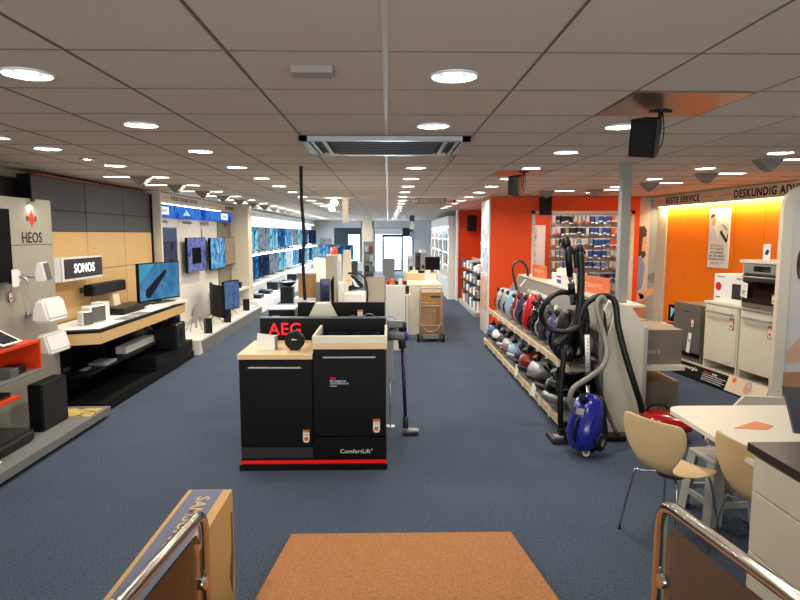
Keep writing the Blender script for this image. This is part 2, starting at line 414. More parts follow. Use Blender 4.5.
b = MB(fm); x0, x1 = -0.3, 0.8
b.box(x0, x0 + 0.09, YB - 0.15, YB - 0.03, 0, 1.9); b.box(x1 - 0.09, x1, YB - 0.15, YB - 0.03, 0, 1.9); b.box(x0, x1, YB - 0.15, YB - 0.03, 1.82, 1.95); b.box(x0, x1, YB - 0.15, YB - 0.03, 0, 0.08)
o = struct('door_1', b); MB('glass').box(x0 + 0.09, x1 - 0.09, YB - 0.1, YB - 0.09, 0.08, 1.82).build('pane', o)
MB('chrome').cyl((x0 + 0.14, YB - 0.2, 0.85), (x0 + 0.14, YB - 0.2, 1.25), 0.015).build('door_handle', o)
b = MB('gloss_white'); b.box(-0.7, 0.78, YB - 0.5, YB - 0.16, 1.98, 2.28, bev=0.03)
o = tag(b.build('air_curtain'), 'long white air curtain box above the glass entrance door', 'air curtain')
bb = MB('grey')
for k in range(8): bb.box(-0.65, 0.72, YB - 0.48 + k * 0.035, YB - 0.47 + k * 0.035, 1.972, 1.98)
bb.build('grille', o)
# ground outside
struct('ground_outside', MB(mat('pale_paving', (190, 192, 196), 0.9, noise=0.1)).box(-12, 12, YB, YB + 14, -0.1, -0.02))

# columns
b = MB(mat('cream_column', (214, 204, 184), 0.7)); b.box(-0.98, -0.60, 23.0, 23.4, 0, CEIL); b.box(-0.83, -0.76, 22.985, 23.0, 1.35, 1.42, 'grey'); struct('column', b)
b = MB(mat('grey_steel_post', (150, 148, 140), 0.4, metal=0.3)); b.box(2.33, 2.42, 6.0, 6.09, 0, CEIL); b.box(2.29, 2.46, 5.96, 6.13, 0, 0.01); struct('steel_column', b)
b = MB('cream'); b.box(-3.95, -3.40, 14.75, 15.15, 0, CEIL); struct('left_pillar', b)
b = MB(mat('hanging_bulkhead', (212, 204, 192), 0.7)); b.box(-0.92, -0.80, 12.3, 12.6, 2.18, CEIL); struct('ceiling_beam', b)
b = MB('cream'); b.box(XL, XL + 0.12, 5.0, 5.25, 0, CEIL, M['beige']); struct('wall_pillar', b)

# orange partition with opening to the accessory wall
b = MB('orange'); OY = 11.3
b.box(1.93, 2.74, OY, OY + 0.12, 0, CEIL - 0.01); b.box(4.60, 4.74, OY, OY + 0.12, 0, CEIL - 0.01); b.box(2.74, 4.60, OY, OY + 0.12, 2.33, CEIL - 0.01); b.box(2.74, 4.60, OY, OY + 0.12, 0, 0.35)
b.box(1.93, 2.05, OY + 0.12, 12.2, 0, CEIL - 0.01)
struct('orange_partition', b)
b = MB('warmwhite')
for a in ((2.70, 2.76, 0.35, 2.39), (4.57, 4.64, 0.35, 2.39), (2.70, 4.64, 2.33, 2.39)): b.box(a[0], a[1], OY - 0.015, OY + 0.14, a[2], a[3])
struct('trim_1', b)
b = MB('orange'); b.box(2.05, 2.9, 17.6, 17.72, 0, CEIL - 0.01); b.box(2.8, 2.9, 12.8, 17.6, 0, CEIL - 0.01); struct('orange_partition_far', b)
b = MB('white'); b.box(2.0, 2.05, 17.5, 17.75, 0, CEIL - 0.01); struct('trim_2', b)
# alcove behind the opening
b = MB('orange'); b.box(2.60, 2.68, OY + 0.12, 13.0, 0, CEIL - 0.01); b.box(2.60, 5.4, 13.0, 13.1, 0, CEIL - 0.01); b.box(5.3, 5.4, OY + 0.16, 13.0, 0, CEIL - 0.01); struct('alcove_wall', b)
b = MB('wallpaint'); b.box(4.74, 5.2, OY + 0.05, OY + 0.15, 0, CEIL - 0.01); b.box(5.2, XR, OY + 0.05, OY + 0.15, 0, CEIL); struct('grey_partition', b)

# raised entrance landing and the ramp down to the shop floor
zr = lambda y: 0.05 + (3.66 - y) * 0.21
b = MB(mat('dark_ramp_side', (60, 56, 54), 0.7))
b.prism([(3.66, 0), (3.66, 0.035), (0.4, zr(0.4) - 0.015), (-3.0, zr(0.4) - 0.015), (-3.0, 0)], 'x', -0.64, 0.80); struct('floor_ramp', b)
b = MB('coir'); b.prism([(3.68, 0.035), (3.66, zr(3.66)), (0.42, zr(0.42)), (0.42, zr(0.42) - 0.014)], 'x', -0.62, 0.785)
tag(b.build('doormat'), 'long brown coir doormat lying on the entrance ramp between the handrails', 'doormat')

# ================================================================ CEILING FITTINGS
def make_lamp():
    t = thing('downlight', 'x', 'ceiling light')
    MB('gloss_white').lathe([(0.095, 0.02), (0.097, -0.005), (0.104, -0.008), (0.111, -0.004), (0.111, 0.001)], m='gloss_white', seg=32).build('rim', t)
    b = MB('reflector'); b.lathe([(0.096, -0.002), (0.092, 0.04), (0.076, 0.085), (0.06, 0.10), (0.001, 0.10)], seg=12, smooth=False)
    b.build('reflector', t)
    b = MB('lampglow')
    for s in (-1, 1): b.cyl((-0.06, s * 0.026, 0.055), (0.06, s * 0.026, 0.055), 0.013, seg=10)
    b.build('bulb', t)
    area_light('lamp_light', (0, 0, 0.02), (0, 0, 0), 0.13, 0.03, 14.0, (1.0, 0.92, 0.80), PI * 0.95, 'RECTANGLE', t)
    return t
lamp0 = None
for (x, y, nm, k) in LAMPS:
    lab = 'round recessed downlight, %s from the camera in the %s' % (ORD[k], nm)
    if lamp0 is None: lamp0 = make_lamp(); lamp0.location = (x, y, CEIL); lamp0['label'] = lab; lamp0['group'] = 'recessed downlights'
    else: dup(lamp0, (x, y, CEIL), label=lab, group='recessed downlights')
for i, (x, y) in enumerate(SPOTS + [(-1.05, 11.9), (-1.35, 14.6)]):
    hang = i >= 2
    t = thing('spotlight', ['small round spotlight in the ceiling above the grey speaker display', 'small round spotlight in the ceiling beside the slate grey wall panels', 'bare glowing bulb on the ceiling beside the hanging bulkhead', 'bare glowing bulb on the ceiling far beyond the hanging bulkhead'][i], 'spotlight', (x, y, CEIL), group='small ceiling spots')
    if hang:
        MB('gloss_white').cyl((0, 0, 0), (0, 0, -0.03), 0.05, 0.04).build('socket', t); MB('spotglow').sph((0, 0, -0.09), 0.07).build('bulb', t)
    else:
        MB('silver').lathe([(0.075, 0), (0.075, -0.01), (0.055, -0.015), (0.052, -0.004)], seg=24).build('rim', t); MB('spotglow').lathe([(0.052, -0.006), (0.001, -0.008)], seg=24).build('bulb', t)
# wedge shaped wall washers along both sides
def make_washer():
    t = thing('wall_washer', 'x', 'wall washer light')
    b = MB('washshade')
    b.prism([(-0.13, 0.0), (0.12, 0.0), (0.07, -0.06), (0.01, -0.115), (-0.04, -0.09), (-0.09, -0.04)], 'y', -0.06, 0.06); b.build('housing', t)
    MB('lampglow').box(0.14, 0.44, -0.05, 0.05, -0.004, 0.0).build('lamp', t); MB('gloss_white').box(0.13, 0.45, -0.06, 0.06, -0.002, 0.001).build('rim', t)  # glowing strip stands in for the washer's light streak on the ceiling
    return t
w0 = None
wl = [(-3.05, 7.6 + 1.25 * k, 0, 'west') for k in range(10)] + [(2.9 + 0.55 * 0, 6.9 + 0, 0, 'e')][:0]
we = [(3.62, 5.75), (3.72, 7.05), (3.62, 8.35), (3.3, 9.6), (2.6, 9.9)]
for k, (x, y, r, nm) in enumerate(wl):
    lab = 'wedge shaped wall washer light, %s in the ceiling row above the television wall' % ORD[k]
    if w0 is None: w0 = make_washer(); w0.location = (x, y, CEIL); w0.rotation_euler = (0, 0, PI); w0['label'] = lab; w0['group'] = 'wall washers'
    else: dup(w0, (x, y, CEIL), (0, 0, PI), lab, 'wall washers')
for k, (x, y) in enumerate(we):
    dup(w0, (x, y, CEIL), (0, 0, 0), 'wedge shaped wall washer light, %s in the row before the orange cabinets' % ORD[k], 'wall washers')
# long warm tubes washing the ceiling edge beside the washers
# air conditioning cassette
t = thing('air_conditioner', 'long ceiling air conditioning cassette with grey louvres across the centre strip', 'air conditioner', (-0.02, 4.86, CEIL - 0.006))
b = MB('silver'); L_, W_ = 0.62, 0.44
b.box(-L_, L_, -W_, -W_ + 0.07, -0.03, 0); b.box(-L_, L_, W_ - 0.07, W_, -0.03, 0); b.box(-L_, -L_ + 0.06, -W_, W_, -0.03, 0); b.box(L_ - 0.06, L_, -W_, W_, -0.03, 0); b.build('housing', t)
b = MB('grey')
b.box(-0.40, 0.40, -W_ + 0.10, W_ - 0.10, -0.022, -0.010)
for k in range(7): b.box(-0.40, 0.40, -0.3 + k * 0.1, -0.292 + k * 0.1, -0.030, -0.022, M['dark'])
b.build('intake_grille', t)
MB('matblack').box(-L_ + 0.06, L_ - 0.06, -W_ + 0.07, W_ - 0.07, -0.009, -0.001).build('duct', t)
for s in (-1, 1):
    MB('steel').box(s * 0.43, s * 0.46, -W_ + 0.08, W_ - 0.08, -0.03, -0.012).box(s * 0.52, s * 0.545, -W_ + 0.08, W_ - 0.08, -0.03, -0.012).build('louvre', t)
b = MB(mat('beige_plastic_box', (150, 140, 128), 0.5)); b.box(-0.09, 0.09, -0.05, 0.05, -0.035, 0, bev=0.006)
t = tag(b.build('smoke_detector', None, (-0.32, 2.66, CEIL)), 'small flat beige plastic box on the ceiling in front of the air conditioner', 'ceiling box')
# ceiling speakers on brackets
def make_speaker():
    t = thing('ceiling_speaker', 'x', 'loudspeaker')
    b = MB('black'); b.cyl((0, 0, 0), (0, 0, -0.012), 0.06, seg=20); b.box(-0.07, 0.07, -0.02, 0.02, -0.02, 0); b.tube([(0, 0, -0.01), (0, 0, -0.12), (-0.01, 0, -0.17)], 0.014, sub=3); b.build('bracket', t)
    MB('matblack').tube([(0.02, 0.01, -0.01), (0.035, 0.01, -0.14), (0.02, 0.02, -0.24), (-0.03, 0.03, -0.27)], 0.004, sub=4).build('cable', t)
    R = Matrix.Translation((-0.085, -0.01, -0.18)) @ Euler((math.radians(14), math.radians(8), math.radians(-42))).to_matrix().to_4x4()
    b = MB('black'); b.prism([(-0.085, -0.085), (0.085, -0.085), (0.055, 0.085), (-0.055, 0.085)], 'z', -0.12, 0.12)
    bmesh.ops.transform(b.bm, matrix=R, verts=b.bm.verts); b.build('cabinet', t)
    b = MB('fabric'); b.box(-0.075, 0.075, -0.095, -0.085, -0.11, 0.11, bev=0.004); bmesh.ops.transform(b.bm, matrix=R, verts=b.bm.verts); b.build('grille', t)
    return t
s0 = make_speaker(); s0.scale = (0.86, 0.86, 0.86); s0.location = (1.56, 3.50, CEIL); s0['label'] = 'black loudspeaker on a ceiling bracket above the grey steel post'; s0['group'] = 'ceiling loudspeakers'
dup(s0, (1.53, 6.85, CEIL), None, 'black loudspeaker on a ceiling bracket in front of the large orange wall', 'ceiling loudspeakers')
# wall speakers
for loc, sc, lab in (((2.93, 11.2, 2.49), 1.0, 'dark loudspeaker on the orange wall just above the opening frame'), ((2.42, 17.4, 2.29), 1.35, 'dark loudspeaker hanging on the far orange wall above the shelves')):
    t = thing('wall_speaker', lab, 'loudspeaker', loc, group='wall loudspeakers')
    MB('black').box(-0.10 * sc, 0.10 * sc, -0.06, 0.09, -0.14 * sc * 1.3, 0.14 * sc * 1.1, bev=0.01).build('cabinet', t)
    MB('fabric').box(-0.09 * sc, 0.09 * sc, -0.07, -0.06, -0.13 * sc * 1.3, 0.13 * sc * 1.1, bev=0.004).build('grille', t)
# hanging cable
p = [at(301, 168, 6.4), at(301.5, 200, 6.4), at(304, 235, 6.4), at(303, 262, 6.4), at(305, 300, 6.4)]
p[0].z = CEIL
tag(MB('black').tube(p, 0.018, sub=8).build('hanging_cable'), 'thick black cable hanging from the ceiling down to the kitchen island', 'cable')
# hanging sign
t = thing('hanging_sign', 'hanging sign with black capitals ACCESSOIRESHOP and an arrow', 'sign', tuple(at(433, 201, 9.5)))
text('ACCESSOIRESHOP', 'ink', t, (-0.09, 0, 0), w=0.60, h=0.095, bold=0.028)
b = MB('ink'); b.box(0.24, 0.33, -0.001, 0.001, -0.008, 0.008); b.prism([(0.33, -0.03), (0.37, 0), (0.33, 0.03)], 'y', -0.001, 0.001); b.build('arrow', t)
b = MB('silver')
for x in (-0.38, 0.36): b.cyl((x, 0.01, 0.05), (x, 0.01, CEIL - t.location.z), 0.003, seg=6)
b.build('wire', t)
MB('silver').box(-0.42, 0.40, 0.004, 0.010, 0.055, 0.065).build('rail', t)
# ================================================================ shared small builders
def price_tag(parent, loc, rot=(0, 0, 0), s=1.0, name='price_tag'):
    """clear holder with orange head, white card and orange disc; faces -Y"""
    b = MB('paper')
    b.box(-0.030 * s, 0.030 * s, -0.003, 0, -0.055 * s, 0.055 * s, M['darksteel'])
    b.box(-0.025 * s, 0.025 * s, -0.005, -0.003, -0.03 * s, 0.035 * s); b.disc((0, -0.0051, -0.03 * s), 0.024 * s, M['paper'], 18, 'y')
    b.box(-0.025 * s, 0.025 * s, -0.0055, -0.003, 0.030 * s, 0.050 * s, M['tagorange'])
    b.disc((0, -0.0062, -0.022 * s), 0.017 * s, M['tagorange'], 18, 'y'); b.box(-0.018 * s, 0.018 * s, -0.0056, -0.005, 0.012 * s, 0.016 * s, M['ink'])
    o = b.build(name, parent, loc, rot, fix=False)
    if parent is None: return o
    o['label'] = 'orange and white price tag'
    return o
def scr(name, cols, scale=5, e=0.9, kind='noise', stretch=(1, 1, 1), dist=2.0, sharp=False):
    return pattern('screen_' + name, cols, scale, e, 0.3, kind, stretch, dist, sharp)
S_ = {
 'purple': scr('purple_city', [(30, 34, 70), (96, 104, 176), (150, 160, 220), (60, 50, 90)], 6, 0.8),
 'blue': scr('blue_ice', [(14, 60, 120), (40, 130, 200), (150, 210, 240), (20, 80, 150)], 5, 0.9, stretch=(1, 1, 0.6)),
 'paint': scr('paint', [(120, 70, 170), (190, 170, 130), (170, 150, 90), (210, 120, 150)], 7, 0.75, dist=4),
 'sea': scr('sea', [(8, 24, 50), (20, 80, 140), (60, 190, 230)], 3, 1.0),
 'night': scr('night', [(8, 12, 26), (16, 34, 70), (40, 90, 150)], 3, 0.8),
 'pale': scr('pale', [(150, 190, 215), (230, 245, 255), (110, 160, 190)], 3, 0.95),
 'teal': scr('teal', [(16, 40, 60), (50, 150, 190), (170, 226, 240), (30, 80, 110)], 2.6, 1.0),
 'grey': scr('grey', [(34, 44, 56), (150, 166, 180), (70, 84, 100)], 2.4, 0.9)}
def make_tv(name, label, w, h, loc, rz, screen, stand=0, group=None, depth=0.045, curve=False, cat='television'):
    """origin at the bottom middle of the screen (wall) or of the stand"""
    t = thing(name, label, cat, loc, rz, group); z0 = stand
    b = MB('matblack'); b.box(-w / 2, w / 2, 0, depth, z0, z0 + h, bev=0.006); b.box(-w * 0.3, w * 0.3, depth, depth + 0.03, z0 + h * 0.2, z0 + h * 0.7); b.build('cabinet', t)
    b = MB('glossblack'); k = 0.012
    for a in ((-w / 2, w / 2, z0 + h - k, z0 + h), (-w / 2, w / 2, z0, z0 + k * 1.6), (-w / 2, -w / 2 + k, z0, z0 + h), (w / 2 - k, w / 2, z0, z0 + h)): b.box(a[0], a[1], -0.006, 0, a[2], a[3])
    b.build('bezel', t)
    MB(screen).box(-w / 2 + k, w / 2 - k, -0.003, 0.0, z0 + k * 1.6, z0 + h - k).build('screen', t)
    if stand:
        b = MB('darksteel'); b.box(-0.035, 0.035, 0.01, 0.04, 0.01, z0 + 0.05); b.box(-w * 0.27, w * 0.27, -0.09, 0.12, 0, 0.014, bev=0.004); b.build('stand', t)
    return t
def boxthing(name, label, cat, x, y, z, rz, w, d, h, m, group=None, bev=0.004):
    b = MB(m); b.box(-w / 2, w / 2, -d / 2, d / 2, 0, h, bev=bev); o = b.build(name, None, (x, y, z), (0, 0, rz)); return tag(o, label, cat, group)
E_ = FACE_E; W_r = FACE_W

# ================================================================ WEST SIDE 1: grey HEOS display
t = thing('display_platform', 'low grey platform under the stone grey speaker display', 'platform', (0, 0, 0))
MB('grey').box(-4.05, -2.98, 2.4, 6.34, 0.045, 0.12).build('deck', t)
MB('matblack').box(-4.0, -3.03, 2.4, 6.32, 0, 0.045).build('plinth', t)
t = thing('speaker_display_board', 'tall stone grey display board with a red and black logo', 'display board', (-3.52, 6.4, 0.12), E_)
# local x runs along -world y ... front faces the aisle; x from -4 (far) to 0 (near camera side mirrored)
b = MB('heosgrey'); b.box(-3.4, 0, 0, 0.12, 0, 1.725); b.box(-3.4, 0, 0, 0.12, 1.732, 2.18); b.build('board', t)
MB('ink').box(-3.4, 0, 0.004, 0.1, 1.725, 1.732).build('seam', t)
text('HEOS', 'ink', t, (-0.36, -0.003, 1.80), w=0.33, h=0.105, bold=0.01)
b = MB(mat('heos_red', (204, 66, 40), 0.5))
for k, hh in enumerate((0.045, 0.10, 0.16, 0.10, 0.045)): b.box(-0.40 + k * 0.022, -0.386 + k * 0.022, -0.004, 0, 1.985 - hh / 2, 1.985 + hh / 2)
for dx in (-0.055, 0.055):
    b.box(-0.354 + dx * 1.25 - 0.012, -0.354 + dx * 1.25 - 0.006, -0.004, 0, 1.96, 2.01, M['ink']); b.box(-0.354 + dx * 1.25 + 0.006, -0.354 + dx * 1.25 + 0.012, -0.004, 0, 1.96, 2.01, M['ink']); b.box(-0.354 + dx * 1.25 - 0.012, -0.354 + dx * 1.25 + 0.012, -0.004, 0, 1.983, 1.989, M['ink'])
b.build('logo', t)
b = MB('darksteel'); b.cyl((-0.37, -0.05, 2.165), (-0.37, -0.02, 2.165), 0.018); b.build('spot_lamp', t)
area_light('lamp_light', (-0.37, -0.035, 2.145), (math.radians(-25), 0, 0), 0.05, 0.03, 0.9, (1, 0.95, 0.85), PI * 0.9, parent=t)
# wall television on the board
make_tv('television', 'black television on the grey display board cut by the picture edge', 1.3, 0.68, (-3.45, 4.93, 1.50), E_, scr('off', [(8, 8, 9), (20, 18, 18), (44, 16, 12)], 2, 0.5))
o = price_tag(None, (-3.50, 5.60, 1.38), (0, 0, E_), 0.9); tag(o, 'orange price tag stuck on the grey display board below the television', 'price tag')
o = MB('paper').box(-0.05, 0.05, -0.004, 0, 0, 0.16).build('price_card', None, (-3.43, 5.58, 1.47), (0, 0, E_)); tag(o, 'white card hanging at the television edge on the grey board', 'price card')
def mounted_speaker(label, y, z, w, h, d, m, loc_x=-3.3, tilt=0.25, cloth=None, group=None):
    t = thing('wall_speaker', label, 'loudspeaker', (loc_x, y, z), E_, group)
    b = MB('gloss_white'); b.tube([(0, 0.2, h * 0.3), (0, 0.08, h * 0.25), (0, 0.02, h * 0.3)], 0.015, 'silver', sub=3); b.cyl((0, 0.21, h * 0.3), (0, 0.19, h * 0.3), 0.04, m='silver'); b.build('bracket', t)
    b = MB(m); b.prism([(-d / 2, 0.0), (-d / 2 - 0.01, h * 0.12), (-d / 4, h), (d / 4, h), (d / 2, h * 0.4), (d / 2, 0.0)], 'x', -w / 2, w / 2)
    es = list(b.bm.edges); bmesh.ops.bevel(b.bm, geom=es, offset=min(w, h) * 0.10, segments=3, affect='EDGES'); b._fin(b.bm.faces, m, False); b.build('cabinet', t)
    if cloth: MB(cloth).quad([(-w * 0.4, -d / 2 - 0.012, h * 0.1), (w * 0.4, -d / 2 - 0.012, h * 0.1), (w * 0.4, -d / 4 - 0.005, h * 0.95), (-w * 0.4, -d / 4 - 0.005, h * 0.95)]).build('grille', t)
    return t
mounted_speaker('small grey front speaker on a bracket below the black lettering', 5.80, 1.50, 0.11, 0.19, 0.10, 'gloss_white', cloth='greycloth')
t = thing('wall_bracket', 'empty white speaker bracket on the grey board beside the small grey speaker', 'bracket', (-3.5, 5.72, 1.55), E_)
MB('gloss_white').box(-0.05, 0.05, -0.01, 0, -0.05, 0.06, bev=0.003).build('plate', t); MB('silver').tube([(0, -0.01, 0), (0.01, -0.07, -0.01), (0.01, -0.1, -0.07)], 0.012, sub=3).build('joint', t)
mounted_speaker('wide white speaker mounted on the grey board, upper of the two white ones', 5.88, 1.11, 0.36, 0.225, 0.16, 'gloss_white')
mounted_speaker('wide white speaker below the other white one beside the red shelf', 5.88, 0.80, 0.38, 0.20, 0.16, 'gloss_white')
# red-orange shelf box
t = thing('wall_shelf', 'red-orange open shelf box on the stone grey display board', 'shelf', (-3.1, 5.34, 0.76), E_)
b = MB('redorange'); b.box(-1.5, 0, 0, 0.4, 0.24, 0.262); b.box(-0.02, 0, 0, 0.4, 0.0, 0.24); b.box(-1.5, 0, 0.38, 0.4, 0, 0.24); b.build('box', t)
MB('grey').box(-1.5, 0.02, -0.01, 0.4, -0.02, 0.0).build('bottom_board', t)
t = thing('wall_shelf', 'lower red-orange shelf ending at the picture edge', 'shelf', (-3.05, 4.93, 0.60), E_)
MB('redorange').box(-1.2, 0, 0, 0.44, 0.0, 0.022).box(-1.2, 0, 0.42, 0.44, 0, 0.12).build('board', t)
boxthing('media_player', 'small black media box inside the red-orange shelf box', 'media player', -3.22, 5.12, 0.76, E_, 0.14, 0.14, 0.07, 'black'); boxthing('amplifier', 'grey fronted small amplifier inside the red-orange shelf box', 'amplifier', -3.2, 4.98, 0.76, E_, 0.12, 0.16, 0.075, 'greycloth')
boxthing('media_player', 'black flat player lying on the lower red-orange shelf', 'media player', -3.2, 4.78, 0.622, E_, 0.2, 0.2, 0.04, 'glossblack')
t = thing('tablet_computer', 'white framed tablet tilted on a clear stand on the red-orange shelf', 'tablet', (-3.22, 4.98, 1.022), E_)
MB('acrylic').prism([(-0.07, 0.0), (0.09, 0.0), (0.09, 0.10)], 'x', -0.06, 0.06).build('stand', t)
b = MB('gloss_white'); b.prism([(-0.10, 0.02), (0.11, 0.125), (0.106, 0.133), (-0.104, 0.028)], 'x', -0.13, 0.13); b.build('frame', t)
MB(scr('tablet', [(60, 60, 62), (130, 130, 126), (30, 30, 32)], 9, 0.25)).quad([(-0.105, -0.088, 0.0365), (0.105, -0.088, 0.0365), (0.105, 0.09, 0.1255), (-0.105, 0.09, 0.1255)]).build('screen', t)
# on the platform
t = thing('subwoofer', 'tall black subwoofer box standing on the grey platform', 'subwoofer', (-3.27, 5.70, 0.12), E_)
MB('matblack').box(-0.22, 0.22, -0.065, 0.065, 0.0, 0.45, bev=0.012).build('cabinet', t); MB('fabric').box(-0.205, 0.205, -0.071, -0.065, 0.02, 0.43).build('grille', t)
t = thing('turntable', 'black turntable with a smoked lid on the grey platform', 'turntable', (-3.36, 5.02, 0.12), E_)
b = MB('black'); b.box(-0.24, 0.24, -0.2, 0.2, 0.015, 0.075, bev=0.006)
b.cyl((-0.04, 0, 0.075), (-0.04, 0, 0.09), 0.15, m='dark', seg=32); b.tube([(0.18, 0.12, 0.1), (0.19, 0.0, 0.1), (0.1, -0.09, 0.095)], 0.005, 'silver', sub=4)
for s in (-1, 1):
    for u in (-1, 1): b.cyl((s * 0.2, u * 0.16, 0), (s * 0.2, u * 0.16, 0.016), 0.022)
b.build('body', t); MB('lidglass').box(-0.235, 0.235, -0.195, 0.195, 0.076, 0.12).build('lid', t)
MB('black').tube([(-0.22, 0.15, 0.12), (-0.2, 0.2, 0.17), (-0.08, 0.22, 0.175), (0.0, 0.2, 0.12)], 0.005, sub=6).build('cable', t)
for k in range(2):
    o = MB('paper').box(-0.15, 0.15, -0.11, 0.11, 0, 0.012).build('brochure', None, (-3.22 + k * 0.03, 4.52 + k * 0.02, 0.12 + 0.0125 * k), (0, 0, E_ + 0.1 * k)); tag(o, ['white brochure lying under another on the grey platform', 'white brochure with a black line on the pile beside the turntable'][k], 'brochure')
    if k: MB('ink').box(-0.1, 0.1, -0.06, -0.045, 0.012, 0.0125).box(-0.1, 0.04, -0.02, -0.01, 0.012, 0.0125).build('lettering', o)
o = MB(pattern('printed_card', [(214, 190, 110), (200, 170, 90), (120, 90, 40)], 22, 0, 0.6, 'voronoi', sharp=True)).box(-0.14, 0.14, -0.18, 0.18, 0, 0.004).build('printed_card', None, (-3.2, 6.1, 0.12), (0, 0, E_)); tag(o, 'yellow printed card lying on the grey platform near the black plinth', 'card')
boxthing('wall_cabinet', 'dark flat box high on the cream wall above the grey display board', 'cabinet', -4.08, 6.55, 2.20, E_, 1.0, 0.12, 0.36, 'dark')

# ================================================================ WEST SIDE 2: oak and slate SONOS wall
t = thing('panelled_display_board', 'tall display board with slate grey panels above pale oak panels', 'display board', (-3.85, 6.62, 0.0), E_)
b = MB('matblack'); b.box(0, 3.32, 0.02, 0.12, 0, 2.6); b.box(-0.02, 0.0, -0.02, 0.12, 0, 2.6); b.box(3.28, 3.32, -0.02, 0.12, 0, 2.6); b.build('backing', t)
ys = [0.02, 1.18, 2.28, 3.28]
for i in range(3):
    x0, x1 = ys[i] + 0.008, ys[i + 1] - 0.004
    MB('slate').box(x0, x1, 0, 0.02, 2.235, 2.59).build('slate_panel', t); MB('slate').box(x0, x1, 0, 0.02, 1.99, 2.225).build('slate_panel', t)
    MB('wood').box(x0, x1, 0, 0.02, 1.50, 1.982).build('oak_panel', t); MB('wood').box(x0, x1, 0, 0.02, 0.9, 1.492).build('oak_panel', t)
MB(mat('copper_edge', (150, 74, 50), 0.4)).box(0.1, 3.2, -0.02, 0.1, 2.6, 2.618).build('edge_strip', t)
# bench
t = thing('display_bench', 'long oak fronted display bench with white top over black shelves', 'display bench', (-3.10, 6.45, 0), E_)
b = MB('wood'); b.box(0, 2.72, 0, 0.02, 0.775, 0.895); b.prism([(0.0, 0.02), (0.0, 0.0), (-0.16, 0.40), (-0.14, 0.40)], 'z', 0.775, 0.895); b.build('oak_front', t)
b = MB('matblack'); b.prism([(0, 0), (2.72, 0), (2.72, 0.72), (-0.02, 0.72), (-0.16, 0.40)], 'z', 0.895, 0.925); b.prism([(0.02, 0.02), (2.7, 0.02), (2.7, 0.72), (0, 0.72), (-0.13, 0.40)], 'z', 0.78, 0.80); b.build('black_board', t)
MB('paper').prism([(0.1, 0.05), (2.69, 0.05), (2.69, 0.66), (0.02, 0.66), (-0.04, 0.40)], 'z', 0.925, 0.930).build('white_top', t)
b = MB('matblack'); b.box(0.0, 2.75, 0.70, 0.74, 0, 0.9); b.box(0.05, 2.75, 0.18, 0.70, 0.40, 0.43); b.box(0.0, 3.05, 0, 0.72, 0.0, 0.11); b.box(0.9, 0.92, 0.40, 0.72, 0.43, 0.80); b.build('shelves', t)
b = MB('matblack'); b.box(1.55, 3.05, 0.02, 0.62, 0.11, 0.29); b.build('step', t)
MB(pattern('bench_print', [(40, 40, 44), (190, 190, 190), (110, 110, 120)], 20, 0, 0.6, 'voronoi', sharp=True)).box(2.62, 2.66, 0.06, 0.60, 0.29, 0.775).build('printed_board', t)
# SONOS light box
t = thing('illuminated_sign', 'black light box sign with lit white lettering on a white bracket', 'sign', (-3.62, 6.74, 1.42), E_)
b = MB('gloss_white'); b.box(0, 0.94, 0, 0.09, 0, 0.27, bev=0.004); b.prism([(0.0, 0.02), (-0.16, 0.24), (-0.16, 0.27), (0.0, 0.09)], 'z', 0.0, 0.27); b.build('housing', t)
MB('dark').box(0.04, 0.925, -0.006, 0, 0.03, 0.25).build('sign_face', t)
text('SONOS', 'litwhite', t, (0.48, -0.009, 0.14), w=0.48, h=0.11, bold=0.035)
# things on the bench
def sp(label, y, w, h, d, m, cl, x=-3.38, z=0.93, rz=E_, g='speakers on the white bench top'):
    t = thing('shelf_speaker', label, 'loudspeaker', (x, y, z), rz, g)
    MB(m).box(-w / 2, w / 2, -d / 2, d / 2, 0, h, bev=min(w, h, d) * 0.16, seg=3).build('cabinet', t); MB(cl).box(-w * 0.43, w * 0.43, -d / 2 - 0.004, -d / 2 + 0.002, h * 0.06, h * 0.94, bev=0.003).build('grille', t)
    return t
sp('small white speaker with grey grille at the bench corner', 6.78, 0.13, 0.16, 0.11, 'gloss_white', 'greycloth', x=-3.42, rz=E_ - 0.5)
sp('wide white speaker with dark grey grille on the bench', 7.02, 0.27, 0.20, 0.14, 'gloss_white', 'greycloth', x=-3.44, rz=E_ - 0.2)
boxthing('package', 'plain white box on the bench behind the wide white speaker', 'box', -3.52, 7.36, 0.93, E_, 0.16, 0.15, 0.20, 'paper')
t = thing('soundbar', 'black soundbar mounted on the oak panels above the bench', 'soundbar', (-3.74, 7.92, 1.19), E_)
MB('matblack').box(-0.47, 0.47, -0.10, 0.02, 0, 0.14, bev=0.012).build('cabinet', t); MB('fabric').box(-0.44, 0.44, -0.104, -0.1, 0.012, 0.128).build('grille', t); MB('darksteel').box(-0.4, -0.36, 0.02, 0.1, 0.03, 0.1).box(0.36, 0.4, 0.02, 0.1, 0.03, 0.1).build('bracket', t)
t = thing('soundbar', 'low black soundbar base lying on the bench top', 'soundbar', (-3.50, 8.05, 0.93), E_)
MB('black').box(-0.42, 0.42, -0.15, 0.15, 0, 0.085, bev=0.012).build('cabinet', t); MB('fabric').box(-0.38, 0.38, -0.153, -0.148, 0.012, 0.07).build('grille', t)
o = MB(mat('cream_card', (226, 216, 180), 0.6)).box(-0.09, 0.09, -0.004, 0.004, 0, 0.15).build('price_card', None, (-3.60, 8.0, 1.017), (-0.12, 0, E_)); tag(o, 'cream card standing between the two soundbars', 'price card')
for i, (y, lab) in enumerate(((7.35, 'flat white booklet near the bench front'), (7.75, 'second flat booklet along the bench front edge'))):
    tag(MB('silver').box(-0.15, 0.15, -0.07, 0.07, 0, 0.008).build('booklet', None, (-3.22, y, 0.93), (0, 0, E_)), lab, 'booklet')
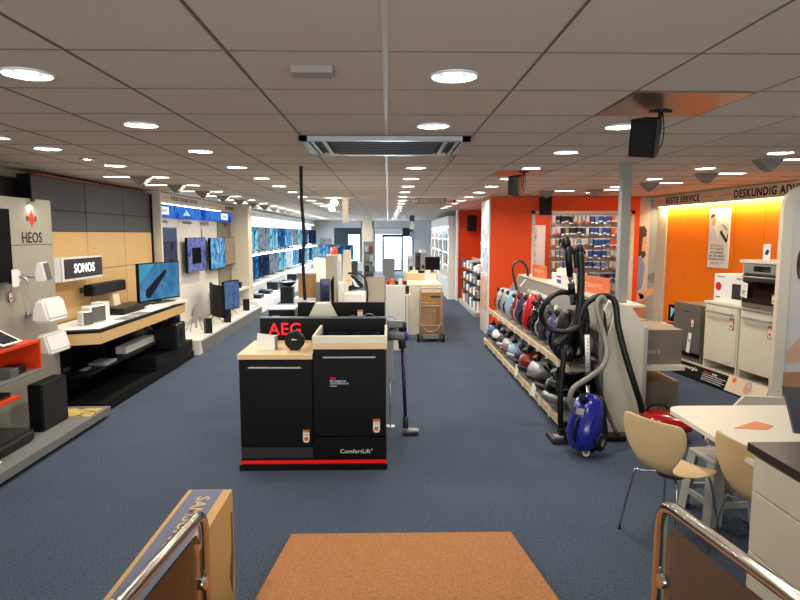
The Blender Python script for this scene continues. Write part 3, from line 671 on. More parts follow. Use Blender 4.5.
# Sonos TV
tvm = scr('soundbar_ad', [(32, 108, 158), (70, 140, 190), (96, 160, 206)], 2.0, 0.75)
t = make_tv('television', 'black television on a white stand showing a dark soundbar on blue', 0.86, 0.54, (-3.30, 8.72, 0.97), E_ - 0.32, tvm, 0.04)
b = MB(scr('soundbar_ad_dark', [(26, 30, 44), (40, 44, 60)], 3, 0.4)); b.prism([(-0.30, 0.10), (-0.22, 0.08), (0.16, 0.44), (0.12, 0.48), (-0.30, 0.20)], 'y', -0.0045, -0.0032); b.build('picture_bar', t)
MB(scr('cyan_wedge', [(60, 170, 210), (90, 190, 220)], 3, 0.7)).prism([(-0.41, 0.3), (-0.1, 0.565), (-0.41, 0.565)], 'y', -0.0042, -0.0032).build('picture_corner', t)
boxthing('display_stand', 'flat white stand under the television on the bench', 'stand', -3.32, 8.72, 0.93, E_ - 0.32, 0.9, 0.32, 0.04, 'gloss_white')
t = thing('subwoofer', 'black square subwoofer on the raised black step', 'subwoofer', (-3.20, 8.75, 0.29), E_)
MB('black').box(-0.19, 0.19, -0.17, 0.17, 0, 0.38, bev=0.02, seg=3).build('cabinet', t); MB('matblack').box(-0.03, 0.03, -0.175, -0.168, 0.08, 0.30, bev=0.003).build('slot', t)
boxthing('soundbar', 'white soundbar lying on the middle black shelf', 'soundbar', -3.42, 8.1, 0.43, E_, 0.95, 0.13, 0.09, 'gloss_white')
boxthing('flat_box', 'silver flat box lying on the middle black shelf', 'box', -3.38, 7.05, 0.43, E_, 0.3, 0.2, 0.035, 'silver'); boxthing('remote_control', 'small pale remote on the black shelf near the corner', 'remote', -3.42, 6.72, 0.43, E_, 0.15, 0.06, 0.02, 'silver'); boxthing('power_adapter', 'small grey adapter on the black shelf at its corner', 'adapter', -3.62, 6.62, 0.43, E_, 0.14, 0.1, 0.05, 'dark')

# ================================================================ WEST SIDE 3: blue television wall
t = thing('television_wall_display', 'white television display wall with lit blue header band', 'display wall', (-3.85, 10.02, 0), E_)
b = MB('white'); b.box(0, 4.70, 0.0, 0.10, 0.0, 2.24); b.box(-0.06, 0.0, -0.14, 0.10, 0.0, 2.66, 'warmwhite'); b.build('board', t)
MB(mat('taupe_board', (128, 120, 104), 0.6)).box(3.65, 4.72, -0.02, 0.0, 0.26, 2.30).build('taupe_panel', t)
bl = scr('blue_header', [(16, 40, 150), (36, 96, 226), (70, 150, 250), (18, 44, 160)], 1.6, 0.75, stretch=(1, 1, 0.8))
b = MB(bl); b.box(0, 4.75, -0.05, 0.0, 2.25, 2.455); b.build('blue_band', t)
MB(scr('white_logo_light', [(235, 246, 255), (255, 255, 255)], 1, 1.2)).box(0.06, 0.56, -0.056, -0.05, 2.29, 2.42).box(3.85, 4.4, -0.056, -0.05, 2.29, 2.43).build('logo_plate', t)
for x in (0.31, 4.12): text('PHILIPS' if x < 1 else 'LOEWE', mat('logo_blue', (60, 110, 200), 0.5) if x < 1 else 'grey', t, (x, -0.058, 2.355), w=0.34, h=0.06, bold=0.02)
for x, s in ((0.35, 'perfect reality'), (1.65, 'Ambilight'), (2.75, 'PHILIPS'), (4.3, 'LOEWE')): text(s, 'ink' if x < 4 else 'dark', t, (x, -0.003 - (0.021 if x > 4 else 0), 2.17), w=0.55 if x < 4 else 0.22, h=0.07, bold=0.025)
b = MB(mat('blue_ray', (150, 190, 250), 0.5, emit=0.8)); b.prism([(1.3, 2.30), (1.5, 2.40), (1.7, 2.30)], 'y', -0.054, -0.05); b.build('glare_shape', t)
# fascia
t = thing('fascia_sign', 'cream fascia sign with black words and a thin orange line above the televisions', 'sign', (-3.85, 10.02, 2.47), E_)
MB('warmwhite').box(0, 5.2, -0.10, 0.0, 0.0, 0.175).build('board', t)
b = MB('tagorange')
for x0, x1 in ((0.02, 0.48), (2.1, 4.0), (4.95, 5.15)): b.box(x0, x1, -0.102, -0.10, 0.088, 0.097)
b.build('orange_line', t)
text('PERSOONLIJK ADVIES', 'ink', t, (1.28, -0.102, 0.095), w=1.45, h=0.09, bold=0.03); text('BESTE SERVICE', 'ink', t, (4.45, -0.102, 0.09), w=0.8, h=0.08, bold=0.03)
b = MB('grey')
for x in (0.32, 2.45): b.box(x, x + 0.004, -0.102, -0.1, 0.02, 0.16)
b.build('icon_line', t)
MB('led').cyl((0.1, -0.10, -0.005), (3.6, -0.10, -0.005), 0.006, seg=8).build('light_tube', t)
# poster and televisions on the wall
t = thing('wall_poster', 'tall framed print of a violet skyline on the television wall', 'poster', (-3.79, 10.06, 0.88), E_)
MB('silver').box(0, 0.80, -0.012, 0.03, 0, 1.20).build('frame', t); MB(pattern('skyline_print', [(60, 56, 84), (110, 110, 150), (150, 160, 190), (80, 70, 96)], 8, 0.22, 0.4)).box(0.015, 0.785, -0.016, -0.012, 0.015, 0.95).build('print', t); MB(pattern('sky_print', [(130, 160, 200), (160, 180, 210)], 2, 0.25, 0.4)).box(0.015, 0.785, -0.016, -0.012, 0.95, 1.185).build('sky_print', t)
t1 = make_tv('television', 'wall television showing a violet city around a dark square', 1.12, 0.66, (-3.72, 11.80, 1.23), E_, S_['purple'], 0, 'televisions on the blue header wall')
MB(scr('black_square', [(4, 5, 10), (12, 14, 26), (50, 60, 110)], 4, 0.3)).box(-0.30, 0.24, -0.006, -0.0032, 0.16, 0.47).build('picture_square', t1)
t2 = make_tv('television', 'wall television showing bright blue ice, beside the violet city one', 1.12, 0.68, (-3.72, 13.25, 1.20), E_, S_['blue'], 0, 'televisions on the blue header wall')
b = MB(S_['pale']); b.prism([(-0.05, 0.35), (0.0, 0.58), (0.06, 0.35)], 'y', -0.006, -0.0032); b.prism([(0.12, 0.40), (0.17, 0.60), (0.22, 0.40)], 'y', -0.006, -0.0032); b.build('picture_peak', t2)
make_tv('television', 'wall television with gold and violet paint picture on the taupe panel', 0.98, 0.64, (-3.74, 14.25, 1.24), E_, S_['paint'], 0, 'televisions on the blue header wall')
for k, (y, z, h) in enumerate(((11.05, 1.35, 0.75), (12.55, 1.32, 0.72))):
    o = MB(pattern('spec_strip', [(70, 60, 80), (230, 226, 220), (120, 90, 120)], 14, 0, 0.6, 'wave')).box(-0.05, 0.05, -0.01, 0, 0, h).build('spec_card', None, (-3.86, y, z), (0, 0, E_)); tag(o, ['narrow printed strip before the violet city television', 'narrow printed strip between the violet and blue ice televisions'][k], 'information card')
# white base platform
t = thing('television_platform', 'long low white platform with grey front below the wall televisions', 'platform', (-3.08, 9.72, 0), E_)
MB(mat('white_platform_top', (232, 228, 218), 0.35)).box(0.30, 4.9, -0.01, 0.72, 0.20, 0.235).box(0, 0.30, -0.01, 0.58, 0.20, 0.235).build('deck', t); MB('grey').box(0.02, 4.9, 0.0, 0.58, 0, 0.20).build('plinth', t); MB('white').prism([(-0.05, 0.0), (0.12, 0.0), (0.0, 0.24), (-0.05, 0.24)], 'y', -0.02, 0.58).build('end_cheek', t)
for k, (x, y, lab) in enumerate(((-3.15, 10.45, 'black cube speaker on the white platform, the one at its near end'), (-3.16, 11.75, 'black cube speaker on the white platform, middle one'), (-3.22, 13.6, 'black cube speaker on the white platform near the cream pillar'))):
    t = thing('satellite_speaker', lab, 'loudspeaker', (x, y, 0.235), E_ - 0.9, 'black speakers on the white platform')
    MB('black').box(-0.055, 0.055, -0.06, 0.06, 0, 0.26, bev=0.006).build('cabinet', t); MB('fabric').box(-0.048, 0.048, -0.064, -0.06, 0.01, 0.25).build('grille', t)
def make_floor_tv(label, w, h, loc, rz, sm, g):
    t = thing('floor_television', label, 'television', loc, rz, g)
    b = MB('matblack')
    n = 8; R = w * 1.4; a = math.asin(w / 2 / R); P = [(R * math.sin(-a + 2 * a * k / n), R * (1 - math.cos(-a + 2 * a * k / n)) * -1) for k in range(n + 1)]
    b.prism([(x, y) for x, y in P] + [(x, y + 0.04) for x, y in P[::-1]], 'z', 0.12, 0.12 + h); b.build('cabinet', t)
    b = MB(sm)
    for (xa, ya), (xb, yb) in zip(P, P[1:]): b.quad([(xa * .97, ya - 0.003, 0.14), (xb * .97, yb - 0.003, 0.14), (xb * .97, yb - 0.003, 0.10 + h), (xa * .97, ya - 0.003, 0.10 + h)])
    b.build('screen', t)
    b = MB('chrome'); 
    for s in (-1, 1): b.tube([(s * w * 0.12, 0.0, 0.14), (s * w * 0.2, -0.12, 0.008)], 0.01, sub=1); b.tube([(s * w * 0.12, 0.02, 0.14), (s * w * 0.2, 0.16, 0.008)], 0.01, sub=1)
    b.build('stand', t); return t
make_floor_tv('black curved television seen from behind on the white platform', 1.05, 0.62, (-3.46, 11.9, 0.235), E_ + 0.5, scr('curved_dark', [(14, 14, 16), (40, 24, 24)], 3, 0.3), 'televisions standing on the white platform')
make_floor_tv('television with blue picture standing on the white platform', 0.72, 0.62, (-3.38, 12.75, 0.235), E_ - 0.2, scr('steel_sky', [(60, 90, 140), (100, 130, 180), (80, 110, 160)], 3, 0.7), 'televisions standing on the white platform')
t = thing('tablet_stand', 'tall chrome easel on the white platform holding a silver tablet', 'tablet stand', (-3.42, 10.65, 0.235), E_ - 0.5)
b = MB('chrome'); b.tube([(-0.14, 0, 0), (-0.02, 0.02, 0.42)], 0.012, sub=1); b.tube([(0.14, 0, 0), (0.02, 0.02, 0.42)], 0.012, sub=1); b.tube([(0, 0.25, 0), (0, 0.03, 0.42)], 0.012, sub=1); b.build('legs', t)
MB('silver').box(-0.02, 0.02, -0.01, 0.01, 0.06, 0.50).build('tablet', t)
# white bench further on
t = thing('white_bench', 'white bench with open front between the platform and the pillar', 'bench', (-3.38, 12.9, 0), E_)
b = MB('white'); b.box(0, 1.8, 0, 0.5, 0.66, 0.70); b.box(1.74, 1.8, 0, 0.5, 0.235, 0.66); b.build('frame', t)
for k, (u, lab) in enumerate(((13.3, 'small black gadget on the white bench'), (13.75, 'low black gadget further along the white bench'), (14.2, 'small dark bottle shaped speaker at the end of the white bench'))):
    boxthing('gadget', lab, 'gadget', -3.5, u, 0.70, E_, 0.12, 0.08, 0.05 if k < 2 else 0.14, 'black', 'gadgets on the white bench')
t = thing('patterned_card', 'small patterned card at the far end of the white platform', 'card', (-3.15, 14.3, 0.236), E_); MB(pattern('pat_card', [(200, 190, 160), (90, 80, 60)], 30, 0, 0.5, 'voronoi', sharp=True)).box(-0.2, 0.2, -0.06, 0.06, 0, 0.01).build('card', t)

# ================================================================ WEST SIDE 4: bright shelving wall with televisions to the far end
Y1, Y2 = 15.2, 30.5
t = thing('television_shelving', 'long bright white television shelving wall running to the far end', 'shelving', (-3.85, Y1, 0), E_)
L_ = Y2 - Y1
MB('gloss_white').box(0, L_, 0, 0.06, 0.0, 2.42).build('back_board', t)
MB('gloss_white').box(0, L_, -0.40, 0, 1.43, 1.46).build('shelf', t); MB('gloss_white').box(0, L_, -0.42, 0, 0.67, 0.70).build('shelf', t)
MB(mat('white_lit_plinth', (240, 244, 248), 0.4)).prism([(-0.70, 0.0), (-0.62, 0.30), (0, 0.30), (0, 0.0)], 'x', -0.4, L_).build('plinth', t)
MB('gloss_white').box(0, L_, -0.12, 0.0, 2.44, 2.62).build('fascia', t)
MB(mat('fascia_print', (150, 176, 206), 0.5)).box(1.0, 2.0, -0.123, -0.12, 2.49, 2.57).box(3.6, 4.6, -0.123, -0.12, 2.49, 2.57).box(9.0, 10.2, -0.123, -0.12, 2.49, 2.57).build('fascia_lettering', t)
for z, y in ((2.42, -0.13), (1.41, -0.36), (0.655, -0.38)): MB('led').box(0.05, L_ - 0.05, y, y + 0.02, z - 0.01, z + 0.004).build('light_strip', t)
area_light('lamp_light', (L_ / 2, -0.2, 2.38), (math.radians(-35), 0, 0), L_, 0.1, 400, (0.84, 0.93, 1.0), PI, parent=t)
kinds = ['teal', 'grey', 'pale', 'sea', 'night', 'grey', 'teal', 'pale', 'blue', 'night', 'teal', 'sea']
for tier, z in enumerate((1.46, 0.70)):
    for k in range(10):
        y = Y1 + 0.9 + 1.48 * k; nm = kinds[(k * (1 if tier else 5) + tier * 3) % 12]
        make_tv('shelf_television', 'television on the %s shelf of the bright shelving wall, %s beyond the cream pillar' % (['upper', 'lower'][tier], ORD[k]), 1.0, 0.66, (-3.62, y, z), E_ - 0.12, S_[nm], 0.04, 'televisions on the bright shelving')
for k in range(8):
    y = Y1 + 0.5 + 1.2 * k
    t = thing('home_cinema_set', 'black home cinema device on the lit plinth, %s beyond the cream pillar' % ORD[k], 'home cinema device', (-3.45, y, 0.30), E_, 'devices on the lit plinth')
    MB('black').box(-0.22, 0.22, -0.16, 0.16, 0, 0.10 + 0.14 * (k % 3 == 2), bev=0.005).build('cabinet', t); MB('silver').box(-0.2, 0.2, -0.165, -0.16, 0.03, 0.045).build('front_strip', t)
for k in range(9):
    boxthing('price_holder', 'dark price holder on the upper bright shelf, %s beyond the pillar' % ORD[k], 'price holder', -3.46, Y1 + 0.35 + 0.8 * k, 1.46, E_, 0.3, 0.03, 0.07, 'dark', 'price holders on the upper bright shelf')
t = thing('floor_speaker', 'black round speaker on a dark cabinet at the foot of the bright shelving', 'loudspeaker', (-2.9, 17.3, 0), E_)
MB('black').box(-0.18, 0.18, -0.18, 0.18, 0, 0.46).build('cabinet', t); MB('black').lathe([(0.001, 0.46), (0.15, 0.48), (0.25, 0.58), (0.24, 0.60), (0.001, 0.58)]).build('bowl', t)
# ================================================================ CENTRE: black kitchen island
IY = 4.85
t = thing('kitchen_island', 'black kitchen island with oak tops and a glowing red plinth strip', 'kitchen island', (-0.62, IY, 0))
b = MB('matblack'); b.box(-0.60, 0.60, 0.02, 0.62, 0.09, 0.93); b.box(0.005, 0.60, 0.02, 0.62, 0.93, 1.015); b.build('carcass', t)
b = MB('black'); b.box(-0.615, 0.61, -0.03, 0.62, 0, 0.05); b.build('plinth', t)
MB('redglow').box(-0.605, 0.60, -0.012, 0.6, 0.052, 0.078).build('red_light_strip', t)
MB('matblack').box(-0.605, 0.605, -0.005, 0.62, 0.08, 0.092).build('lower_rail', t)
MB('woodtop').box(-0.612, 0.0, -0.02, 0.64, 0.935, 0.978, bev=0.003).build('worktop', t)
MB('woodtop').box(0.002, 0.612, -0.02, 0.64, 1.018, 1.065, bev=0.003).build('worktop', t)
for s, x0, x1, z1 in ((0, -0.60, -0.006, 0.925), (1, 0.006, 0.60, 1.01)):
    d = MB('matblack').box(x0, x1, -0.012, 0.02, 0.20 if s == 0 else 0.285, z1, bev=0.003).build('dishwasher_door', t)
    MB('steel').box(x0 + 0.08, x1 - 0.08, -0.05, -0.036, z1 - 0.062, z1 - 0.045, bev=0.004).box(x0 + 0.10, x0 + 0.115, -0.038, -0.01, z1 - 0.06, z1 - 0.047).box(x1 - 0.115, x1 - 0.10, -0.038, -0.01, z1 - 0.06, z1 - 0.047).build('handle', d)
MB('dark').box(-0.60, -0.006, -0.008, 0.02, 0.098, 0.192).build('kick_panel', t)
k = MB('matblack').box(0.006, 0.60, -0.008, 0.02, 0.098, 0.278).build('kick_panel', t)
text('ComfortLift', 'inkwhite', t, (0.345, -0.0095, 0.155), w=0.25, h=0.034, bold=0.006)
text('®', 'inkwhite', t, (0.482, -0.0095, 0.168), w=0.014, h=0.014)
text('AEG', 'aegred', t, (0.165, -0.0135, 0.775), w=0.045, h=0.018, bold=0.03); text('MET COMFORTLIFT\nNOOIT MEER BUKKEN', mat('pale_blue_ink', (190, 206, 240), 0.5), t, (0.218, -0.0135, 0.742), w=0.15, h=0.034, bold=0.03); text('comfortlift', 'inkwhite', t, (0.17, -0.0135, 0.712), w=0.055, h=0.011)
price_tag(t, (-0.06, -0.014, 0.29), s=1.05); price_tag(t, (0.522, -0.014, 0.375), s=1.1)
# AEG board behind the tops
b = MB('matblack'); b.box(-0.56, 0.60, 0.642, 0.70, 0.10, 1.18); b.build('back_board', t)
MB('darksteel').box(-0.56, 0.60, 0.640, 0.702, 1.18, 1.192).build('edge_trim', t)
text('AEG', 'aegred', t, (-0.335, 0.638, 1.085), w=0.30, h=0.115, bold=0.03)
# induction hob in raised cream frame
t = thing('induction_hob', 'black induction hob set in a raised cream frame on the taller island top', 'hob', (-0.62, IY, 1.065))
b = MB('warmwhite'); b.box(0.0, 0.612, -0.02, 0.022, 0, 0.062, bev=0.003); b.box(0.0, 0.022, 0.022, 0.60, 0, 0.062, bev=0.003); b.box(0.59, 0.612, 0.022, 0.60, 0, 0.062, bev=0.003); b.build('frame', t)
b = MB('glossblack'); b.box(0.024, 0.588, 0.024, 0.62, 0.0, 0.012); b.build('glass_plate', t)
b = MB('dark')
for cx, cy, r in ((0.17, 0.17, 0.09), (0.17, 0.43, 0.07), (0.44, 0.17, 0.07), (0.44, 0.43, 0.10)): b.lathe([(r, 0.0122), (r - 0.003, 0.0126), (r - 0.004, 0.0122)], (cx, cy, 0))
b.build('ring_marking', t)
t = thing('display_card', 'folded white card standing on the lower oak island top', 'card', (-1.02, 5.02, 0.978), 0.05)
MB('paper').box(-0.085, 0.06, -0.002, 0.002, 0, 0.115).build('front_leaf', t); MB('paper').prism([(-0.085, 0.115), (0.06, 0.115), (0.075, 0.125), (-0.08, 0.145)], 'y', 0.0, 0.004).build('top_leaf', t); MB('grey').box(0.055, 0.075, 0.0, 0.10, 0, 0.115).build('side_leaf', t)
t = thing('round_speaker', 'round black speaker disc on the lower oak island top', 'loudspeaker', (-0.79, 5.03, 0.978))
MB('black').lathe([(0.001, -0.035), (0.072, -0.035), (0.083, -0.022), (0.083, 0.022), (0.07, 0.04), (0.001, 0.04)], (0, 0, 0.082), ax='y', seg=36).build('cabinet', t)
MB('fabric').lathe([(0.001, -0.037), (0.068, -0.037)], (0, 0, 0.082), ax='y', seg=36).build('grille', t); b = MB('inkwhite'); b.box(-0.022, 0.022, -0.039, -0.037, 0.09, 0.096); b.prism([(-0.018, 0.096), (-0.01, 0.104), (-0.002, 0.096)], 'y', -0.039, -0.037); b.build('logo', t)
MB('black').box(-0.035, 0.035, -0.03, 0.03, 0, 0.01).build('foot', t)

# second island element behind
t = thing('hood_display', 'black display counter with a raised back board behind the kitchen island', 'display counter', (-0.475, 6.05, 0))
b = MB('matblack'); b.box(-0.44, 0.44, 0.0, 0.05, 0.0, 1.265); b.box(-0.44, 0.44, -0.45, 0.0, 0.0, 1.05); b.build('counter', t)
MB('glossblack').box(-0.42, 0.42, -0.43, -0.02, 1.05, 1.058).build('glass_plate', t)
t = thing('cooker_hood', 'cream pyramid shaped cooker hood in front of the black back board', 'cooker hood', (-0.645, 5.85, 1.10))
b = MB('warmwhite'); b.prism([(-0.155, 0.0), (0.155, 0.0), (0.065, 0.18), (-0.065, 0.18)], 'y', -0.06, 0.14); b.build('canopy', t); MB('steel').box(-0.158, 0.158, -0.065, 0.145, -0.02, 0.0).build('rim', t); MB('steel').box(-0.02, 0.05, -0.0655, -0.065, -0.015, -0.005).build('switch', t)
t = thing('tag_stand', 'orange price tag standing between two chrome prongs on the black back counter', 'price tag', (-0.27, 5.78, 1.06))
MB('matblack').box(-0.14, 0.22, -0.03, 0.06, 0, 0.055, bev=0.004).build('foot', t)
price_tag(t, (0, -0.01, 0.115), s=0.95)
b = MB('chrome'); b.tube([(0.02, 0, 0.10), (0.10, 0.02, 0.12), (0.20, 0.02, 0.05)], 0.006, sub=4); b.tube([(-0.02, 0, 0.08), (-0.08, 0.02, 0.11), (-0.13, 0.02, 0.05)], 0.004, sub=4); b.build('prong', t)
t = thing('microwave_oven', 'black microwave with a white glass window beside the hanging cable', 'microwave', (-1.14, 6.55, 0.93))
MB('black').box(-0.14, 0.14, -0.16, 0.18, 0, 0.22, bev=0.008).build('cabinet', t); MB('grey').box(-0.10, -0.02, -0.165, -0.16, 0.05, 0.16).build('window', t); MB('silver').box(-0.15, 0.14, -0.2, 0.2, 0.222, 0.232).build('top_plate', t)
t = thing('black_counter', 'black counter carrying the microwave behind the island back board', 'counter', (-1.0, 6.6, 0)); MB('matblack').box(-0.28, 0.28, -0.25, 0.3, 0, 0.93, bev=0.004).build('carcass', t); MB('silver').box(-0.2, -0.08, -0.2, -0.1, 0.931, 0.945).build('dish', t)
# shapes further on, standing on a long low white display table
t = thing('appliance_table', 'long white display table behind the black counters', 'table', (-0.5, 8.0, 0))
MB('white').box(-0.62, 0.42, -0.9, 1.6, 0.98, 1.02, bev=0.004).build('top', t)
for x in (-0.55, 0.36):
    for y in (-0.8, 1.5): MB('grey').box(x - 0.03, x + 0.03, y - 0.03, y + 0.03, 0, 0.98).build('leg', t)
boxthing('carton', 'brown cardboard carton on a white stand beside the navy box', 'carton', -0.98, 7.30, 1.19, 0, 0.20, 0.16, 0.29, 'card')
t = thing('white_stand', 'white metal stand under the brown carton', 'stand', (-0.98, 7.3, 1.02)); MB('gloss_white').box(-0.15, 0.15, -0.12, 0.12, 0.13, 0.17).box(-0.15, -0.13, -0.12, 0.12, 0, 0.13).box(0.13, 0.15, -0.12, 0.12, 0, 0.13).box(-0.15, 0.15, -0.12, 0.12, 0, 0.01).build('frame', t)
t = thing('display_box', 'navy box with pale grey side standing above the cooker hood', 'box', (-0.755, 7.2, 1.02)); MB('navy').box(-0.055, 0.055, -0.05, 0.05, 0, 0.40, bev=0.004).build('body', t); MB('grey').box(-0.11, -0.055, -0.04, 0.05, 0, 0.36).build('side', t)
t = thing('tower_appliance', 'tall narrow beige tower standing behind the navy box', 'appliance', (-0.68, 7.6, 1.02)); MB('beige').box(-0.10, 0.04, -0.06, 0.08, 0, 0.67, bev=0.008).build('cabinet', t); MB('matblack').prism([(-0.03, 0.0), (0.0, 0.0), (0.0, 0.42), (-0.045, 0.34)], 'y', -0.064, -0.06).build('dark_inset', t); MB('silver').box(0.04, 0.07, -0.05, 0.06, 0.0, 0.60).build('side_rail', t)
t = thing('pale_tower_appliance', 'pale tapering tower appliance behind the beige tower', 'appliance', (-0.62, 9.0, 1.02)); MB('warmwhite').prism([(-0.07, 0), (0.08, 0), (0.06, 0.70), (-0.04, 0.70)], 'y', -0.08, 0.08).build('cabinet', t); MB('wood').box(0.0, 0.14, -0.1, 0.1, 0.24, 0.27).build('wooden_tray', t)
# washing machine style white appliance with black hose
t = thing('steam_iron_station', 'white steam ironing station with black striped soleplate and hose', 'steam iron', (-0.43, 7.6, 1.02))
b = MB('gloss_white'); b.box(-0.14, 0.15, -0.12, 0.14, 0, 0.22, bev=0.05, seg=4); b.box(-0.20, -0.12, -0.10, 0.10, 0, 0.34, bev=0.02); b.build('base', t)
b = MB('black'); b.prism([(-0.07, 0.22), (0.10, 0.26), (0.12, 0.30), (0.0, 0.42), (-0.05, 0.42), (0.03, 0.31), (-0.07, 0.28)], 'y', -0.05, 0.05); b.build('iron', t)
b = MB('gloss_white'); b.prism([(0.01, 0.28), (0.07, 0.27), (-0.01, 0.38), (-0.03, 0.37)], 'y', -0.054, 0.054); b.build('white_stripe', t)
MB('hose').tube([(-0.08, 0, 0.44), (0.05, 0.02, 0.44), (0.14, 0.02, 0.36), (0.17, 0.0, 0.2), (0.16, 0, 0.05)], 0.012, sub=6).build('hose', t)
t = thing('beige_screen', 'plain beige upright panel beside the steam iron station', 'panel', (-0.17, 7.7, 0)); MB('beige').box(-0.11, 0.125, -0.03, 0.03, 0, 1.42, bev=0.004).build('board', t); MB('black').box(-0.13, -0.02, -0.05, 0.05, 1.42, 1.45).build('clip', t)
t = thing('white_counter_block', 'plain white low counter block between the beige panel and the desk', 'counter', (0.12, 10.0, 0)); MB('white').box(-0.16, 0.17, 0, 0.5, 0.0, 1.10, bev=0.004).build('carcass', t)
for k in range(5):
    boxthing('product_box', ['small red box', 'small orange box', 'small dark box', 'small white box', 'small red and low box'][k] + ' on the white counter block', 'box', 0.00 + 0.07 * k, 10.15 + 0.05 * (k % 2), 1.10, 0.1 * k, 0.06, 0.06, 0.07 + 0.03 * (k % 2), ['red', 'tagorange', 'dark', 'paper', 'darkred'][k], 'small boxes on the white counter block')
# upright battery stick vacuum
t = thing('stick_vacuum', 'purple grey cordless stick vacuum cleaner parked beside the kitchen island', 'stick vacuum', (0.12, 5.75, 0))
MB(mat('purple_grey_tube', (56, 50, 80), 0.3, metal=0.5)).tube([(0.05, 0, 0.10), (0.02, 0.03, 0.85)], 0.018, sub=1).build('tube', t)
b = MB('dark'); b.cyl((0.05, 0, 0.04), (0.05, 0, 0.17), 0.028); b.box(0.03, 0.17, -0.10, 0.06, 0.005, 0.045, bev=0.012); b.cyl((0.02, -0.04, 0.03), (0.18, -0.04, 0.03), 0.028, m='silver'); b.build('floor_head', t)
b = MB('dark'); b.cyl((0.02, 0.03, 0.84), (0.0, 0.04, 1.0), 0.035); b.cyl((-0.12, 0.04, 0.97), (0.05, 0.02, 0.97), 0.05, 0.045, 'grey'); b.cyl((0.04, 0.02, 0.97), (0.075, 0.02, 0.97), 0.048, m=mat('violet_cap', (60, 50, 150), 0.3)); b.cyl((0.02, 0.04, 0.99), (0.02, 0.04, 1.10), 0.04, m='black'); b.box(-0.13, 0.03, 0.0, 0.08, 1.05, 1.12, 'grey', bev=0.01); b.build('motor_body', t)
t = thing('vacuum_dock', 'white wire and paper dock post behind the stick vacuum', 'stand', (-0.0, 5.85, 0)); MB('silver').box(-0.015, 0.055, 0.08, 0.11, 0.5, 1.15).cyl((0.02, 0.1, 0), (0.02, 0.1, 0.5), 0.008).cyl((0.02, 0.1, 0), (0.02, 0.1, 0.01), 0.05).build('post', t); MB('matblack').box(-0.01, 0.10, 0.0, 0.11, 0.96, 1.06, bev=0.01).box(-0.01, 0.08, -0.02, 0.1, 1.08, 1.12).build('bracket', t)
t.children[0].data.materials[0] = pattern('dock_print', [(60, 60, 66), (200, 200, 200), (120, 120, 126)], 18, 0, 0.6, 'voronoi', sharp=True)

# ================================================================ service counter with monitors, trolley with carton
t = thing('service_counter', 'cream white service counter with a raised shelf further down the shop', 'counter', (0.72, 11.6, 0))
MB('warmwhite').box(-0.33, 0.32, 0, 3.2, 0, 0.99, bev=0.004).build('carcass', t); MB('woodtop').box(-0.34, 0.33, 1.0, 3.3, 0.99, 1.14, bev=0.004).build('raised_shelf', t); MB('paper').box(0.05, 0.3, 0.99, 1.0, 0.99, 1.13).build('front_card', t)
t = thing('side_desk', 'narrow pale desk with a dark leg beside the service counter', 'desk', (0.34, 10.9, 0)); MB('warmwhite').box(-0.06, 0.06, -0.3, 0.8, 0.86, 0.89).build('top', t); MB('dark').box(-0.05, -0.02, -0.28, -0.25, 0, 0.86).build('leg', t); MB('dark').box(-0.05, -0.02, 0.7, 0.73, 0, 0.86).build('leg', t)
t = thing('card_terminal', 'black card terminal at the narrow pale desk', 'card terminal', (0.33, 10.75, 0.89)); MB('black').box(-0.06, 0.05, -0.06, 0.06, 0, 0.03, bev=0.004).build('base', t); MB('black').box(-0.055, 0.05, 0.0, 0.03, 0.03, 0.14, bev=0.004).build('display', t)
for k, (dx, y, z, w_, lab) in enumerate(((-0.22, 13.2, 1.14, 0.13, 'dark coffee machine on the raised counter shelf'), (-0.05, 13.5, 1.14, 0.12, 'second dark coffee machine on the raised counter shelf'), (0.09, 13.9, 1.14, 0.14, 'tall dark coffee machine at the middle of the raised shelf'))):
    t = thing('coffee_machine', lab, 'coffee machine', (0.72 + dx, y, z), 0, 'machines on the service counter')
    b = MB('dark' if k % 2 else 'silver'); b.box(-w_ / 2, w_ / 2, -0.02, 0.16, 0, 0.36 + 0.05 * k, bev=0.02); b.box(-w_ / 2, w_ / 2, -0.14, 0, 0.28 + 0.05 * k, 0.36 + 0.05 * k, bev=0.01); b.box(-w_ / 2, w_ / 2, -0.14, 0, 0, 0.03); b.build('body', t); MB('black').cyl((0, -0.08, 0.03), (0, -0.08, 0.12), 0.03).build('cup', t)
t = make_tv('computer_monitor', 'black monitor at the far side of the service counter top', 0.32, 0.28, (0.96, 12.9, 1.14), 0.15, scr('off2', [(10, 10, 12), (20, 20, 22)], 3, 0.2), 0.05, cat='monitor')
for k, (dx, y, w_, m_) in enumerate(((-0.16, 12.75, 0.16, 'paper'), (0.02, 12.7, 0.18, 'black'), (0.10, 12.66, 0.10, 'paper'))):
    boxthing('desk_item', ['white paper tray', 'black telephone', 'small white box'][k] + ' on the raised counter shelf edge', ['tray', 'telephone', 'box'][k], 0.72 + dx, y, 1.14, 0.2 * k, w_, 0.12, 0.05, m_)
t = thing('hanging_mobile', 'tall thin display of small pictures hanging above the service counter', 'mobile', (0.60, 15.0, 1.9))
b = MB('chrome'); b.cyl((0, 0, -0.1), (0, 0, CEIL - 1.9), 0.004, seg=6); b.build('wire', t)
for k in range(3): MB(['dark', 'silver', 'steelblue'][k]).box(-0.06, 0.06, -0.01, 0.01, 0.38 - 0.2 * k, 0.52 - 0.2 * k).build('picture', t)
